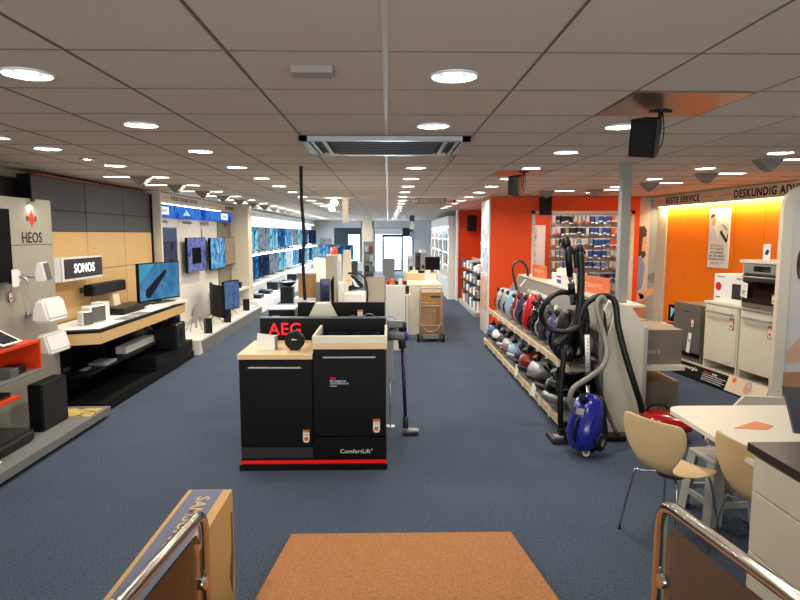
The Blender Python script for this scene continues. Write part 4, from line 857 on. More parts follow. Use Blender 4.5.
# hand trolley with carton
t = thing('carton', 'large brown cardboard carton standing on the hand trolley', 'carton', (0.81, 11.18, 0.09), 0)
MB('card').box(-0.215, 0.215, -0.18, 0.18, 0, 0.80, bev=0.004).build('box', t); b = MB('ink'); b.box(-0.02, 0.18, -0.182, -0.18, 0.70, 0.73); b.box(-0.06, 0.0, -0.182, -0.18, 0.40, 0.56); b.build('lettering', t); MB('cardlight').box(-0.215, 0.215, -0.03, 0.03, 0.80, 0.802).build('tape', t)
t = thing('carton', 'smaller brown carton strapped in front of the large one on the trolley', 'carton', (0.74, 10.92, 0.09), 0); MB('card').box(-0.14, 0.14, -0.06, 0.07, 0, 0.62, bev=0.004).build('box', t); MB('tauptop').box(-0.01, 0.07, -0.0615, -0.06, 0.28, 0.46).build('printed_patch', t)
t = thing('hand_trolley', 'silver folding hand trolley carrying two cartons', 'trolley', (0.78, 10.82, 0))
b = MB('silver'); b.tube([(-0.19, 0, 0.10), (-0.19, 0.02, 0.95), (-0.17, 0.02, 0.98), (0.17, 0.02, 0.98), (0.19, 0.02, 0.95), (0.19, 0, 0.10)], 0.011, sub=2)
for z in (0.30, 0.66): b.tube([(-0.19, 0, z), (0.19, 0, z)], 0.008, sub=1)
b.tube([(-0.19, 0, 0.35), (-0.08, -0.02, 0.2), (0.08, -0.02, 0.2), (0.19, 0, 0.35)], 0.009, sub=3); b.build('frame', t)
MB('darksteel').box(-0.20, 0.20, 0.0, 0.42, 0.065, 0.085).build('plate', t)
for s in (-1, 1): MB('black').cyl((s * 0.21, -0.01, 0.075), (s * 0.25, -0.01, 0.075), 0.075, seg=20).cyl((s * 0.205, -0.01, 0.075), (s * 0.255, -0.01, 0.075), 0.03, m='silver').build('wheel', t)
MB('grey').box(-0.15, 0.15, -0.03, -0.01, 0.05, 0.14, bev=0.01).build('axle_cover', t)
# far centre furniture near the cream column
t = thing('display_rack', 'grey display rack with red and grey goods around the cream column', 'rack', (-0.45, 21.5, 0))
MB('grey').box(-0.42, -0.05, 0, 0.4, 0, 1.7).build('cabinet', t)
for k in range(4):
    for j in range(2): MB(['darkred', 'dark', 'grey', 'silver'][(k + j) % 4]).box(-0.38 + 0.16 * j, -0.24 + 0.16 * j, -0.06, 0, 0.3 + 0.34 * k, 0.52 + 0.34 * k, bev=0.01).build('packed_goods', t)
t = make_tv('television', 'small television with bright blue picture before the far shop window', 0.75, 0.5, (-1.55, 20.5, 1.05), 0.1, S_['sea'], 0.05)
boxthing('monitor_cabinet', 'dark cabinet with equipment under the small far television', 'cabinet', -1.5, 20.6, 0, 0, 0.9, 0.5, 1.05, 'dark')
t = make_tv('television', 'blue television low before the petrol coloured window frame', 0.7, 0.5, (-2.45, 24.0, 1.0), 0.1, S_['blue'], 0.05)
boxthing('display_cabinet', 'pale display cabinet under the blue television far down the shop', 'cabinet', -2.45, 24.1, 0, 0, 1.0, 0.5, 1.0, 'warmwhite')
t = thing('kettle', 'orange red kettle on the far display cabinet', 'kettle', (-1.62, 18.2, 1.35)); MB('redorange').lathe([(0.001, 0), (0.11, 0), (0.12, 0.1), (0.08, 0.22), (0.001, 0.24)]).build('body', t); MB('black').tube([(0.09, 0, 0.05), (0.16, 0, 0.1), (0.08, 0, 0.21)], 0.012).build('handle', t)
boxthing('tall_pedestal', 'tall pale pedestal carrying the orange red kettle', 'pedestal', -1.62, 18.2, 0, 0, 0.45, 0.4, 1.35, 'warmwhite')
t = thing('wall_poster', 'framed dark picture poster on the pale grey wall far away', 'poster', (-3.3, 32.055, 1.0)); MB('silver').box(-0.3, 0.3, 0, 0.04, 0, 0.75).build('frame', t); MB(pattern('far_picture', [(40, 60, 70), (190, 200, 206), (120, 60, 50)], 4, 0, 0.5)).box(-0.27, 0.27, -0.004, 0, 0.03, 0.72).build('print', t)
t = thing('magazine_stand', 'white magazine stand right beside the glass entrance', 'stand', (0.1, 20.0, 0)); MB('grey').box(-0.28, 0.12, 0, 0.4, 0, 1.15, bev=0.01).build('cabinet', t)
# glazed showcases on the east side far end, with hanging goods
t = thing('glass_showcase', 'bright white showcase with glass shelves before the far orange wall', 'showcase', (1.80, 18.0, 0), W_r)
b = MB('gloss_white'); b.box(-7, 0.0, 0.3, 0.36, 0, 2.5); b.box(-7, 0, 0, 0.3, 2.2, 2.5); b.box(-7, 0, 0, 0.3, 0, 0.6)
for x in (-7, -5.2, -3.5, -1.8, -0.05): b.box(x, x + 0.05, 0, 0.3, 0.6, 2.2)
b.build('frame', t); MB('led').box(-6.9, -0.1, 0.05, 0.08, 2.18, 2.195).build('light_strip', t)
for z in (1.0, 1.4, 1.8): MB('acrylic').box(-6.95, -0.05, 0.02, 0.3, z, z + 0.01).build('glass_shelf', t)
cc = [(110, 160, 190), (60, 100, 140), (200, 210, 214), (150, 120, 90), (120, 170, 180)]
for zi, z in enumerate((0.6, 1.01, 1.41, 1.81)):
    for k in range(9):
        boxthing('packaged_accessory', 'small pack, %s from the near end on the %s level of the bright showcase' % (ORD[k], ORD[zi]), 'package', 1.95, 18.3 + 0.7 * k + 0.02 * zi, z, W_r, 0.2, 0.1, 0.16 + 0.08 * ((k * 3 + zi) % 3), mat('pack%d' % ((k + zi) % 5), cc[(k + zi) % 5], 0.4), 'packs in the bright showcase')
# ================================================================ EAST 1: accessory wall in the orange alcove
t = thing('accessory_wall_board', 'grey metal pegboard inside the orange alcove behind the vacuum cleaners', 'pegboard', (3.50, 12.98, 0))
MB('lightgrey').box(0, 1.72, -0.03, 0, 0.3, 2.42).build('board', t)
b = MB('lightgrey')
for r in range(9): b.box(0, 1.72, -0.045, -0.03, 0.42 + 0.245 * r, 0.44 + 0.245 * r)
b.build('rail', t)
olive = mat('pack_olive', (150, 146, 96), 0.4); pw = mat('pack_white', (206, 204, 196), 0.4); pb = mat('pack_blue', (40, 84, 150), 0.35); pd = mat('pack_dark', (40, 46, 70), 0.4); pg = mat('pack_greyblue', (120, 140, 160), 0.4); po = mat('pack_orange', (196, 104, 50), 0.4)
nm = {id(olive): 'olive', id(pw): 'white', id(pb): 'blue', id(pd): 'dark blue', id(pg): 'pale blue grey', id(po): 'orange'}
protos = {}
rng = random.Random(3)
def pack_proto(m):
    p = MB(m); p.box(-0.042, 0.042, -0.09, 0.0, -0.20, -0.025, bev=0.006, seg=1); p.box(-0.040, 0.040, -0.0925, -0.09, -0.19, -0.155, 'paper' if m is not pw else po); p.box(-0.042, 0.042, -0.0925, -0.088, -0.025, -0.003, 'paper'); p.cyl((0, 0.0, -0.012), (0, -0.14, -0.006), 0.003, m='chrome', seg=6)
    return p.build('hanging_pack')
for r in range(8):
    for c in range(19):
        if c < 5: m = rng.choice([olive, pw, pw, pd] if r < 3 else [pw, pw, pg, olive])
        elif c < 9: m = rng.choice([pw, pg, pd, pw])
        elif c < 14: m = rng.choice([pb, pb, pb, pg] if r < 5 else [pw, pg, pd, pb])
        else: m = rng.choice([pw, po, pw] if r < 5 else [pw, pd, pb])
        x, z = 3.55 + 0.09 * c, 2.36 - 0.245 * r
        lab = '%s blister pack, %s from the alcove poster, %s peg row' % (nm[id(m)], ORD[c], ORD[r])
        g = '%s packs in row %s of the accessory wall' % (nm[id(m)], ORD[r])
        if id(m) not in protos:
            o = pack_proto(m); o.location = (x, 12.93, z); protos[id(m)] = o
        else: o = protos[id(m)].copy(); C.objects.link(o); o.location = (x + rng.uniform(-.006, .006), 12.93, z)
        o.scale = (rng.uniform(0.75, 0.97), rng.uniform(0.6, 1.5), rng.uniform(0.7, 1.08))
        tag(o, lab, 'package', g)
t = thing('alcove_poster', 'tall white poster board on the orange alcove wall', 'poster', (3.24, 12.97, 0.9)); MB('paper').box(-0.09, 0.16, 0, 0.02, 0, 1.25).build('board', t); MB(pattern('alcove_print', [(60, 90, 140), (230, 230, 226), (140, 160, 190)], 4, 0, 0.5)).box(-0.09, -0.03, -0.003, 0, 0.2, 1.2).build('print', t)
# picture strip of the white end panel of the orange wall
t = thing('end_panel_poster', 'narrow white picture panel on the end of the large orange wall', 'poster', (1.922, 11.45, 0), W_r)
MB('gloss_white').box(-0.75, 0.14, -0.03, 0.0, 0.02, 2.6).build('board', t)
for k, (z0, z1, cc_) in enumerate(((0.5, 1.15, [(196, 120, 70), (220, 200, 180)]), (1.2, 1.7, [(50, 70, 120), (220, 225, 235)]), (1.8, 2.4, [(90, 90, 100), (230, 230, 230)]))):
    MB(pattern('end_print%d' % k, cc_, 5, 0, 0.5)).box(-0.7, 0.09, -0.034, -0.03, z0, z1).build('print', t)
# man poster between orange wall and cabinets
def face(t, cx, cz, s, y, hair='hair', profile=0, hat=False, cap_m='warmwhite'):
    """printed head on a flat board: hair, face, eyes, brows, nose, mouth; front is -Y"""
    b = MB(cap_m if hat else hair)
    pts = [(cx + s * 0.62 * math.cos(a), cz + s * (0.12 + 0.88 * math.sin(a))) for a in [PI * k / 14 for k in range(-2, 17)]]
    b.prism(pts, 'y', y - 0.001, y); b.build('printed_hat' if hat else 'printed_hair', t)
    b = MB('skin'); b.disc((cx + s * 0.05 * profile, y - 0.002, cz - s * 0.05), s * 0.72, None, 28, 'y', 0.68); b.box(cx - s * 0.16, cx + s * 0.16, y - 0.0015, y - 0.0005, cz - s * 1.0, cz - s * 0.5); b.build('printed_face', t)
    b = MB('ink')
    for q in (-1, 1):
        b.disc((cx + q * s * 0.2 + s * 0.1 * profile, y - 0.003, cz + s * 0.06), s * 0.055, None, 12, 'y', 1.3); b.box(cx + q * s * 0.2 - s * 0.1 + s * 0.1 * profile, cx + q * s * 0.2 + s * 0.1 + s * 0.1 * profile, y - 0.003, y - 0.0022, cz + s * 0.17, cz + s * 0.2, M['hair'])
    b.build('printed_eyes', t)
    b = MB('skindark'); b.prism([(cx - s * 0.03 + s * 0.1 * profile, cz + s * 0.03), (cx + s * 0.03 + s * 0.1 * profile, cz + s * 0.03), (cx + s * 0.07 + s * 0.1 * profile, cz - s * 0.18), (cx - s * 0.07 + s * 0.1 * profile, cz - s * 0.18)], 'y', y - 0.003, y - 0.002); b.build('printed_nose', t)
    b = MB('lips'); b.prism([(cx - s * 0.17 + s * 0.1 * profile, cz - s * 0.31), (cx + s * 0.17 + s * 0.1 * profile, cz - s * 0.31), (cx + s * 0.07 + s * 0.1 * profile, cz - s * 0.41), (cx - s * 0.07 + s * 0.1 * profile, cz - s * 0.41)], 'y', y - 0.003, y - 0.002); b.build('printed_mouth', t)
t = thing('wall_poster', 'poster of a brown haired man in a blue shirt beside the orange cabinets', 'poster', (4.75, 11.34, 0.35))
MB(mat('poster_pale', (206, 196, 184), 0.5)).box(0, 0.42, -0.006, 0, 0, 2.25).build('board', t)
MB(mat('poster_grey', (160, 164, 164), 0.5)).box(0.20, 0.42, -0.008, -0.006, 0, 2.25).build('printed_background', t)
b = MB('hair'); b.prism([(0.0, 1.75), (0.10, 1.76), (0.15, 1.68), (0.14, 1.55), (0.10, 1.45), (0.06, 1.20), (0.0, 1.18)], 'y', -0.010, -0.008); b.build('printed_hair', t)
b = MB('skin'); b.prism([(0.08, 1.55), (0.13, 1.56), (0.155, 1.42), (0.175, 1.33), (0.15, 1.30), (0.15, 1.22), (0.10, 1.15), (0.06, 1.22)], 'y', -0.012, -0.010); b.build('printed_face', t); MB('skin').disc((0.07, -0.012, 0.40), 0.08, None, 16, 'y').build('printed_fist', t); MB('hair').prism([(0.06, 1.28), (0.12, 1.29), (0.15, 1.22), (0.10, 1.14), (0.06, 1.18)], 'y', -0.014, -0.012).build('printed_beard', t); MB('ink').box(0.125, 0.145, -0.014, -0.012, 1.44, 1.455).build('printed_eye', t)
MB('skin').prism([(0.02, 0.5), (0.40, 0.62), (0.40, 0.50), (0.08, 0.36)], 'y', -0.012, -0.010).build('printed_arm', t)
b = MB('shirt'); b.prism([(0, 1.18), (0.08, 1.15), (0.14, 1.0), (0.10, 0.6), (0.0, 0.5)], 'y', -0.011, -0.009); b.build('printed_shirt', t)
b = MB('skindark'); b.prism([(0, 0.3), (0.2, 0.38), (0.2, 0.0), (0, 0)], 'y', -0.011, -0.009); b.build('printed_table', t); b = MB(pattern('printed_plant', [(70, 76, 66), (160, 160, 150)], 30, 0, 0.6)); b.disc((0.30, -0.011, 0.78), 0.10, None, 16, 'y'); b.build('printed_plant', t)

# far shelves before the second orange wall
t = thing('far_gondola', 'low shelving unit with dark shelves before the far orange wall', 'shelving', (2.06, 14.0, 0), W_r)
b = MB('lightgrey'); b.box(-3.4, 0, 0.38, 0.42, 0, 1.3); b.box(-3.4, 0, 0, 0.4, 0, 0.10); b.build('frame', t)
for z in (0.42, 0.72, 1.02): MB('dark').box(-3.4, 0, 0.06, 0.4, z, z + 0.025).build('shelf', t)
cs = ['paper', 'steelblue', 'silver', 'card', 'paper', 'darkred', 'paper', 'dark']
lv = [('bottom', 0.10), ('second', 0.445), ('third', 0.745), ('top', 1.045)]
for li, (ln, z) in enumerate(lv):
    for k in range(10):
        m_ = cs[(k * 3 + li * 2) % 8]; cn = {'paper': 'white', 'steelblue': 'blue', 'silver': 'silver', 'card': 'brown', 'darkred': 'dark red', 'dark': 'dark grey'}[m_]
        boxthing('product_box', '%s product box, %s from the front on the %s far shelf' % (cn, ORD[k], ln), 'box', 2.24, 14.2 + 0.33 * k, z, W_r, 0.27, 0.2, (0.2 if li else 0.26) - 0.04 * ((k + li) % 3), m_, 'boxes on the far shelving unit')

# ================================================================ EAST 2: vacuum cleaner display
GY0, GY1 = 5.78, 10.45; GL = GY1 - GY0
t = thing('vacuum_display_rack', 'long sloping display rack with pale shelf edges full of vacuum cleaners', 'display rack', (1.80, GY0, 0), W_r)
# local x: -GL (far) .. 0 (near), local y: depth to the east
mdf = mat('pale_shelf_edge', (206, 184, 144), 0.5)
MB('lightgrey').box(-GL, 0, 0.50, 0.56, 0, 1.12).build('back_panel', t)
MB(mat('grey_shelf_board', (150, 144, 134), 0.5)).box(-GL, 0, -0.02, 0.50, 0.60, 0.625).build('shelf', t); MB(M['grey']).box(-GL, 0, -0.08, 0.50, 0.09, 0.115).build('shelf', t)
MB(mdf).box(-GL, 0, -0.045, -0.02, 0.60, 0.665).build('shelf_edge', t); MB(mdf).box(-GL, 0, -0.11, -0.08, 0.06, 0.135).build('shelf_edge', t)
MB('matblack').box(-GL, 0, 0.0, 0.5, 0, 0.06).build('plinth', t)
b = MB(mat('taupe_header', (104, 98, 90), 0.5)); b.prism([(0.30, 0.98), (0.50, 1.24), (0.53, 1.24), (0.33, 0.98)], 'x', -GL, 0); b.build('sloping_header', t)
MB('warmwhite').box(-GL, 0, 0.48, 0.72, 1.24, 1.262).build('top_board', t); b = MB('warmwhite'); b.prism([(0.28, 0.93), (0.50, 1.24), (0.56, 1.24), (0.56, 0.93)], 'x', -GL - 0.03, -GL); b.build('end_cheek', t)
ang = math.atan2(0.26, 0.20)
text('s comfort promo', 'inkwhite', t, (-GL * 0.62, 0.378, 1.092), w=1.15, h=0.10, bold=0.02, rot=(ang, 0, 0)); text('stofzuigers', mat('tan_ink', (170, 140, 116), 0.5), t, (-GL * 0.56, 0.335, 1.032), w=0.8, h=0.04, rot=(ang, 0, 0))
b = MB('paper'); b.prism([(0.39, 1.09), (0.48, 1.21), (0.475, 1.215), (0.385, 1.095)], 'x', -GL + 0.55, -GL + 0.62); b.build('white_bar', t)
for k in range(11): MB('gloss_white').box(-GL + 0.15 + 0.42 * k, -GL + 0.20 + 0.42 * k, -0.052, -0.046, 0.585, 0.66).build('price_clip', t)
for k in range(11): MB('gloss_white').box(-GL + 0.12 + 0.42 * k, -GL + 0.17 + 0.42 * k, -0.117, -0.111, 0.05, 0.13).build('price_clip', t)
# end panel facing the camera (kinked top) 
t = thing('rack_end_board', 'white kinked end board closing the near end of the vacuum rack', 'end board', (0, 5.74, 0))
b = MB('warmwhite'); b.prism([(2.02, 0), (2.50, 0), (2.50, 1.06), (2.36, 1.26), (2.14, 1.30), (2.06, 1.12), (2.13, 1.12), (2.18, 1.22), (2.22, 1.22), (2.10, 0.80), (2.10, 0.6)], 'y', 0, 0.035)
b.build('board', t)
MB('lightgrey').box(2.50, 2.54, 0, 0.8, 0, 1.05).build('return', t)
# rear shelf with cartons, east side of the rack
t = thing('rear_shelf', 'white rear shelf on the back of the vacuum rack carrying taupe cartons', 'shelf', (2.54, 5.82, 0))
MB('warmwhite').box(0, 0.42, 0, 1.9, 0.60, 0.645).build('shelf', t); MB('warmwhite').box(0, 0.42, 0, 1.9, 0.0, 0.06).build('base_shelf', t); MB('lightgrey').box(0, 0.03, 0, 1.9, 0.06, 0.60).build('backing', t)
def carton(loc, lab, h=0.35):
    t = thing('appliance_carton', lab, 'carton', loc, 0, 'taupe cartons on the rear shelf')
    MB('taupe').box(-0.19, 0.20, 0, 0.62, 0, h, bev=0.003).build('box', t); MB('tauptop').box(-0.19, 0.20, 0.0, 0.62, h, h + 0.004).build('lid', t)
    b = MB('inkwhite')
    for k in range(3): b.box(-0.15 + k * 0.05, -0.115 + k * 0.05, -0.002, 0, 0.11, 0.15)
    m2 = mat('faded_icons', (150, 144, 134), 0.6); b.mats = [m2]; b.build('icon_print', t)
carton((2.76, 5.9, 0.645), 'taupe carton with three pale icons on the white rear shelf'); carton((2.76, 5.92, 0.06), 'taupe carton standing on the base shelf below the other', 0.40)
carton((2.76, 6.7, 0.645), 'taupe carton behind the front one on the white rear shelf', 0.33)
# orange signs on the top board
for k, (y, w_) in enumerate(((9.55, 0.62), (7.05, 0.85))):
    t = thing('topper_sign', ['orange topper sign with pale letters at the far half of the rack', 'orange topper sign with pale letters behind the tall wands'][k], 'sign', (2.42, y, 1.262), W_r + 0.12)
    MB(mat('faded_orange_board', (214, 108, 52), 0.5)).box(-w_ / 2, w_ / 2, 0, 0.012, 0, 0.20, bev=0.003).build('board', t); text('zuigers' if k == 0 else 'accessoires', mat('pale_orange_ink', (240, 176, 140), 0.5), t, (0, -0.003, 0.10), w=w_ * 0.6, h=0.075, bold=0.02)
t = thing('cleaning_kit', 'white accessory carton with blue print on the rack between the orange signs', 'carton', (2.42, 8.2, 1.262), W_r); MB('paper').box(-0.24, 0.24, -0.10, 0.10, 0, 0.16, bev=0.003).box(-0.12, 0.02, -0.06, 0.06, 0.16, 0.22).build('box', t); MB(mat('violet_print', (70, 66, 150), 0.5)).box(0.02, 0.22, -0.102, -0.10, 0.03, 0.08).box(0.02, 0.2, -0.102, -0.1, 0.11, 0.13, 'dark').build('print', t)

# canister vacuum cleaner
def make_vac(name, label, m1, m2, loc, rot, sc=1.0, group=None, tagit=False):
    t = thing(name, label, 'vacuum cleaner', loc, 0, group, rot)
    # body lying: length along Y (nose at -Y), wheels at +Y; height z
    b = MB(m1)
    prof = [(0.001, -0.235), (0.055, -0.228), (0.10, -0.19), (0.128, -0.11), (0.142, 0.0), (0.14, 0.09), (0.118, 0.17), (0.07, 0.215), (0.001, 0.225)]
    b.lathe([(r * sc, h * sc) for r, h in prof], (0, 0, 0.115 * sc), ax='y', seg=28, sc=(0.98, 1, 0.86))
    for v in b.bm.verts:
        if v.co.z < 0.075 * sc: v.co.z = 0.075 * sc - (0.075 * sc - v.co.z) * 0.35
    b.build('shell', t)
    b = MB(m2); b.lathe([(r * 1.05 * sc, h * 1.03 * sc) for r, h in prof], (0, 0, 0.062 * sc), ax='y', seg=28, sc=(0.98, 1, 0.36)); b.build('bumper', t)
    for s in (-1, 1): MB('black').lathe([(0.001, -0.02), (0.06, -0.02), (0.072, -0.008), (0.072, 0.012), (0.05, 0.02), (0.001, 0.02)], (s * 0.135 * sc, 0.12 * sc, 0.075 * sc), ax='x', seg=24, sc=(1, sc, sc)).lathe([(0.001, 0.021), (0.03, 0.021)], (s * 0.135 * sc, 0.12 * sc, 0.075 * sc), m='silver', ax='x', seg=16, sc=(s, sc, sc)).build('wheel', t)
    MB(m2).tube([(0, -0.03 * sc, 0.228 * sc), (0, 0.02 * sc, 0.262 * sc), (0, 0.12 * sc, 0.25 * sc), (0, 0.17 * sc, 0.19 * sc)], 0.013 * sc, sub=5).build('handle', t)
    b = MB('black'); b.cyl((0, -0.14 * sc, 0.17 * sc), (0, -0.20 * sc, 0.245 * sc), 0.034 * sc, 0.028 * sc); b.build('hose_port', t)
    b = MB('silver'); b.box(-0.035 * sc, 0.035 * sc, -0.10 * sc, -0.05 * sc, 0.232 * sc, 0.240 * sc, bev=0.003); b.build('switch', t)
    return t
# upper shelf: standing on their tails, tops turned to the aisle
specs = [(10.15, 'grey and dark red', 'silver', 'darkred', .88), (9.72, 'silver and black', 'silver', 'black', .92), (9.28, 'pale blue', 'lightblue', 'dark', .95), (8.82, 'dark red and pale grey', 'darkred', 'lightgrey', .95), (8.40, 'navy and silver', 'navy', 'silver', 1.0), (7.92, 'bright red', 'red', 'black', 1.1), (7.50, 'shiny black', 'glossblack', 'black', 1.05), (7.14, 'black and silver', 'dark', 'silver', 1.0), (6.78, 'violet', mat('violet_plastic', (70, 58, 110), .25, coat=.4), 'black', .98), (6.45, 'dark grey', 'dark', 'black', 1.05), (6.12, 'matt black', 'matblack', 'dark', 1.15)]
for i, (y, cn, a, c_, s_) in enumerate(specs):
    v = make_vac('canister_vacuum', '%s canister vacuum standing upright on the upper rack shelf' % cn, M[a] if isinstance(a, str) else a, M[c_], (2.06, y, 0.625 + 0.235 * s_), (-PI / 2 + 0.12, 0, PI / 2 - 0.25), s_, 'vacuums on the upper rack shelf')
    if i in (1, 4, 7): MB('paper').box(-0.05, 0.05, -0.16, -0.02, 0.245 * s_, 0.25 * s_).build('price_card', v)
specs2 = [(10.1, 'steel blue', 'steelblue', 'dark', 1.0), (9.68, 'white and black', 'gloss_white', 'black', 1.0), (9.25, 'dark green grey', mat('green_grey_plastic', (46, 56, 54), .25, coat=.4), 'silver', 1.0), (8.82, 'silver and dark red', 'silver', 'darkred', 1.0), (8.40, 'pale blue', 'lightblue', 'silver', 1.0), (7.98, 'navy', 'navy', 'black', 1.0), (7.52, 'deep red', 'darkred', 'black', 1.1), (7.05, 'pale grey', 'silver', 'dark', 1.1), (6.60, 'black', 'black', 'dark', 1.15), (6.15, 'black and silver', 'glossblack', 'silver', 1.2)]
for i, (y, cn, a, c_, s_) in enumerate(specs2):
    v = make_vac('canister_vacuum', '%s canister vacuum lying on the lower rack shelf' % cn, M[a] if isinstance(a, str) else a, M[c_], (1.96, y, 0.13 + 0.02), (-0.14, 0, -PI / 2 + 0.2 + 0.1 * (i % 3)), s_ * 1.22, 'vacuums on the lower rack shelf')
    if i in (1, 5, 8, 9): MB('hose').tube([(0, -0.2 * s_, 0.29 * s_), (0.06, -0.25 * s_, 0.26 * s_), (0.15, -0.16 * s_, 0.16 * s_), (0.18, -0.02, 0.09), (0.18, 0.10, 0.05)], 0.018, sub=5).build('hose', v)
    if i in (6, 8): MB('paper').box(-0.20, -0.12, -0.27, -0.265, -0.06, 0.08).build('price_card', v)
# hose loop at the far end of the rack top
t = thing('vacuum_hose', 'thin chrome and brown hose loop standing above the far end of the rack', 'hose', (0, 0, 0))
MB(mat('brown_hose', (70, 54, 50), 0.4)).tube([at(517, 290, 9.9), at(513, 272, 9.9), at(514, 264, 9.9), at(521, 261, 9.9), at(527, 268, 9.9), at(528, 283, 9.9)], 0.022, sub=8).build('tube', t)
# ---- the tall black vacuum at the near end of the upper shelf with ring of hose and wands
t = make_vac('canister_vacuum', 'large black canister vacuum with a round wheel at the near rack end, hose coiled', M['black'], M['matblack'], (1.93, 5.92, 0.92), (-PI / 2 + 0.10, 0, PI / 2 - 0.55), 1.15, None)
tt = thing('coiled_vacuum_hose', 'black vacuum hose coiled into a ring with two upright black handles', 'vacuum hose', (0, 0, 0))
Yr = 5.66; c0 = at(562, 312, Yr); rr = 0.19
ring = [c0 + Vector((rr * math.cos(a) * 1.05, 0.05 * math.sin(a * 2), rr * math.sin(a))) for a in [2 * PI * k / 14 for k in range(14)]]
MB('hose').tube(ring, 0.026, sub=4, closed=True, seg=10).build('hose_ring', tt)
MB('hose').tube([at(580, 252, Yr), at(581, 275, Yr), at(580, 300, Yr), at(576, 322, Yr), at(566, 335, Yr), at(556, 345, Yr)], 0.036, sub=6, seg=10).build('hose', tt)
MB('hose').tube([at(584, 345, 5.8), at(587, 322, 5.8), at(582, 300, 5.8), at(572, 295, 5.8)], 0.03, sub=6).build('hose', tt)
b = MB('black'); b.cyl(at(567, 243, Yr), at(570, 276, Yr), 0.036, 0.03); b.sph(at(566, 243, Yr), (0.045, 0.045, 0.06)); b.tube([at(564, 240, Yr), at(570, 247, Yr), at(574, 254, Yr)], 0.02, sub=3); b.build('handle', tt)
MB('chrome').cyl(at(570, 272, Yr), at(573, 305, Yr), 0.026).cyl(at(571, 283, Yr), at(572, 294, Yr), 0.034, m='black').build('wand_joint', tt)
b = MB('black'); b.tube([at(576, 268, Yr + .03), at(576, 252, Yr + .03), at(580, 246, Yr + .03), at(584, 254, Yr + .03)], 0.022, sub=4); b.sph(at(580, 250, Yr), (0.035, 0.035, 0.05)); b.build('handle', tt)
# floor wand with head in front of the rack
t = thing('vacuum_wand', 'black vacuum wand with square floor head leaning on the rack front', 'vacuum wand', (1.66, 5.50, 0))
MB('black').tube([(-0.02, 0, 0.06), (-0.03, 0.02, 0.45), (0.03, 0.12, 0.90)], 0.028, sub=4).build('tube', t); b = MB('dark'); b.box(-0.13, 0.10, -0.12, 0.14, 0.005, 0.06, bev=0.014); b.box(-0.05, 0.03, -0.06, 0.05, 0.05, 0.13, 'black', bev=0.015); b.build('floor_head', t); MB('silver').box(-0.10, 0.05, -0.09, 0.0, 0.06, 0.066).build('cover', t)
t = thing('telescopic_wand', 'white and chrome telescopic wand standing beside the black vacuum', 'vacuum wand', (0, 0, 0))
MB('gloss_white').cyl(at(587, 335, 5.55), at(588, 372, 5.55), 0.022).build('upper_tube', t); MB('chrome').cyl(at(588, 383, 5.55), at(588, 418, 5.55), 0.018).build('lower_tube', t); MB('black').cyl(at(588, 372, 5.55), at(588, 384, 5.55), 0.026).build('lock_sleeve', t); b = MB('black'); q = at(588, 418, 5.55); b.cyl(q, (q.x, q.y, 0.03), 0.016); b.box(q.x - 0.12, q.x + 0.12, q.y - 0.05, q.y + 0.05, 0, 0.05, bev=0.012); b.build('floor_head', t)
b = MB('ink')
for k in range(9):
    q = at(587, 338 + 3.6 * k, 5.55); b.box(q.x - 0.006, q.x + 0.006, q.y - 0.024, q.y - 0.021, q.z - 0.004, q.z + 0.004)
b.build('scale_mark', t)
# blue vacuum on the floor
t = make_vac('canister_vacuum', 'shiny deep blue canister vacuum standing on the carpet by the rack end', M['blue'], M['black'], (1.84, 5.22, 0.25), (-PI / 2 + 0.32, 0, 2.3), 1.12)
price_tag(None, (1.73, 5.05, 0.085), (-0.12, 0, -0.1), 1.25)
o = bpy.context.scene.objects['price_tag.007'] if 'price_tag.007' in bpy.data.objects and bpy.data.objects['price_tag.007'].parent is None else None
for o in [x for x in bpy.data.objects if x.name.startswith('price_tag') and x.parent is None and 'label' not in x]: tag(o, 'orange price tag standing on the carpet before the blue vacuum', 'price tag')
t = thing('blue_vacuum_hose', 'grey hose and grey wand of the blue vacuum leaning on the rack end', 'vacuum hose', (0, 0, 0))
MB('greyhose').tube([at(583, 419, 5.2), at(574, 412, 5.15), at(570, 400, 5.1), at(574, 388, 5.1), at(590, 377, 5.15), at(603, 366, 5.25), at(607, 352, 5.35), at(604, 335, 5.45), at(598, 315, 5.5), at(597, 303, 5.55), at(602, 297, 5.6), at(606, 302, 5.6)], 0.024, sub=7, seg=10).build('hose', t)
MB('greyhose').cyl(at(601, 300, 5.62), at(601, 400, 5.62), 0.022).build('wand', t); MB('black').tube([at(601, 398, 5.62), at(604, 420, 5.6), at(606, 438, 5.55)], 0.026, sub=4).build('lower_tube', t)
q = at(606, 436, 5.55); MB('black').box(q.x - 0.06, q.x + 0.16, 5.45, 5.60, 0.005, 0.05, bev=0.012).build('floor_head', t)
# red vacuum and hose
t = make_vac('canister_vacuum', 'glossy red canister vacuum lying on the carpet behind the birch chair', M['red'], M['black'], (2.66, 5.56, 0.06), (0, 0, 1.15), 1.0)
for ch in t.children:
    if ch.name.startswith('shell'): ch.scale = (1.15, 1.1, 0.85)
boxthing('vacuum_stand', 'dark low stand under the red vacuum', 'stand', 2.62, 5.48, 0, 1.15, 0.26, 0.36, 0.06, 'dark')
t2 = thing('price_tag_clip', 'orange price tag standing on the red vacuum', 'price tag', (2.66, 5.36, 0.30)); price_tag(t2, (0, 0, 0.02), s=0.95)
t = thing('red_vacuum_hose', 'long black hose of the red vacuum arching over the rack end board', 'vacuum hose', (0, 0, 0))
MB('hose').tube([at(642, 412, 5.45), at(640, 402, 5.45), at(633, 380, 5.45), at(624, 350, 5.5), at(618, 325, 5.55), at(616, 306, 5.6), at(612, 298, 5.62), at(603, 296, 5.62), at(592, 299, 5.62), at(583, 308, 5.62), at(578, 325, 5.62)], 0.029, sub=7, seg=10).build('hose', t)
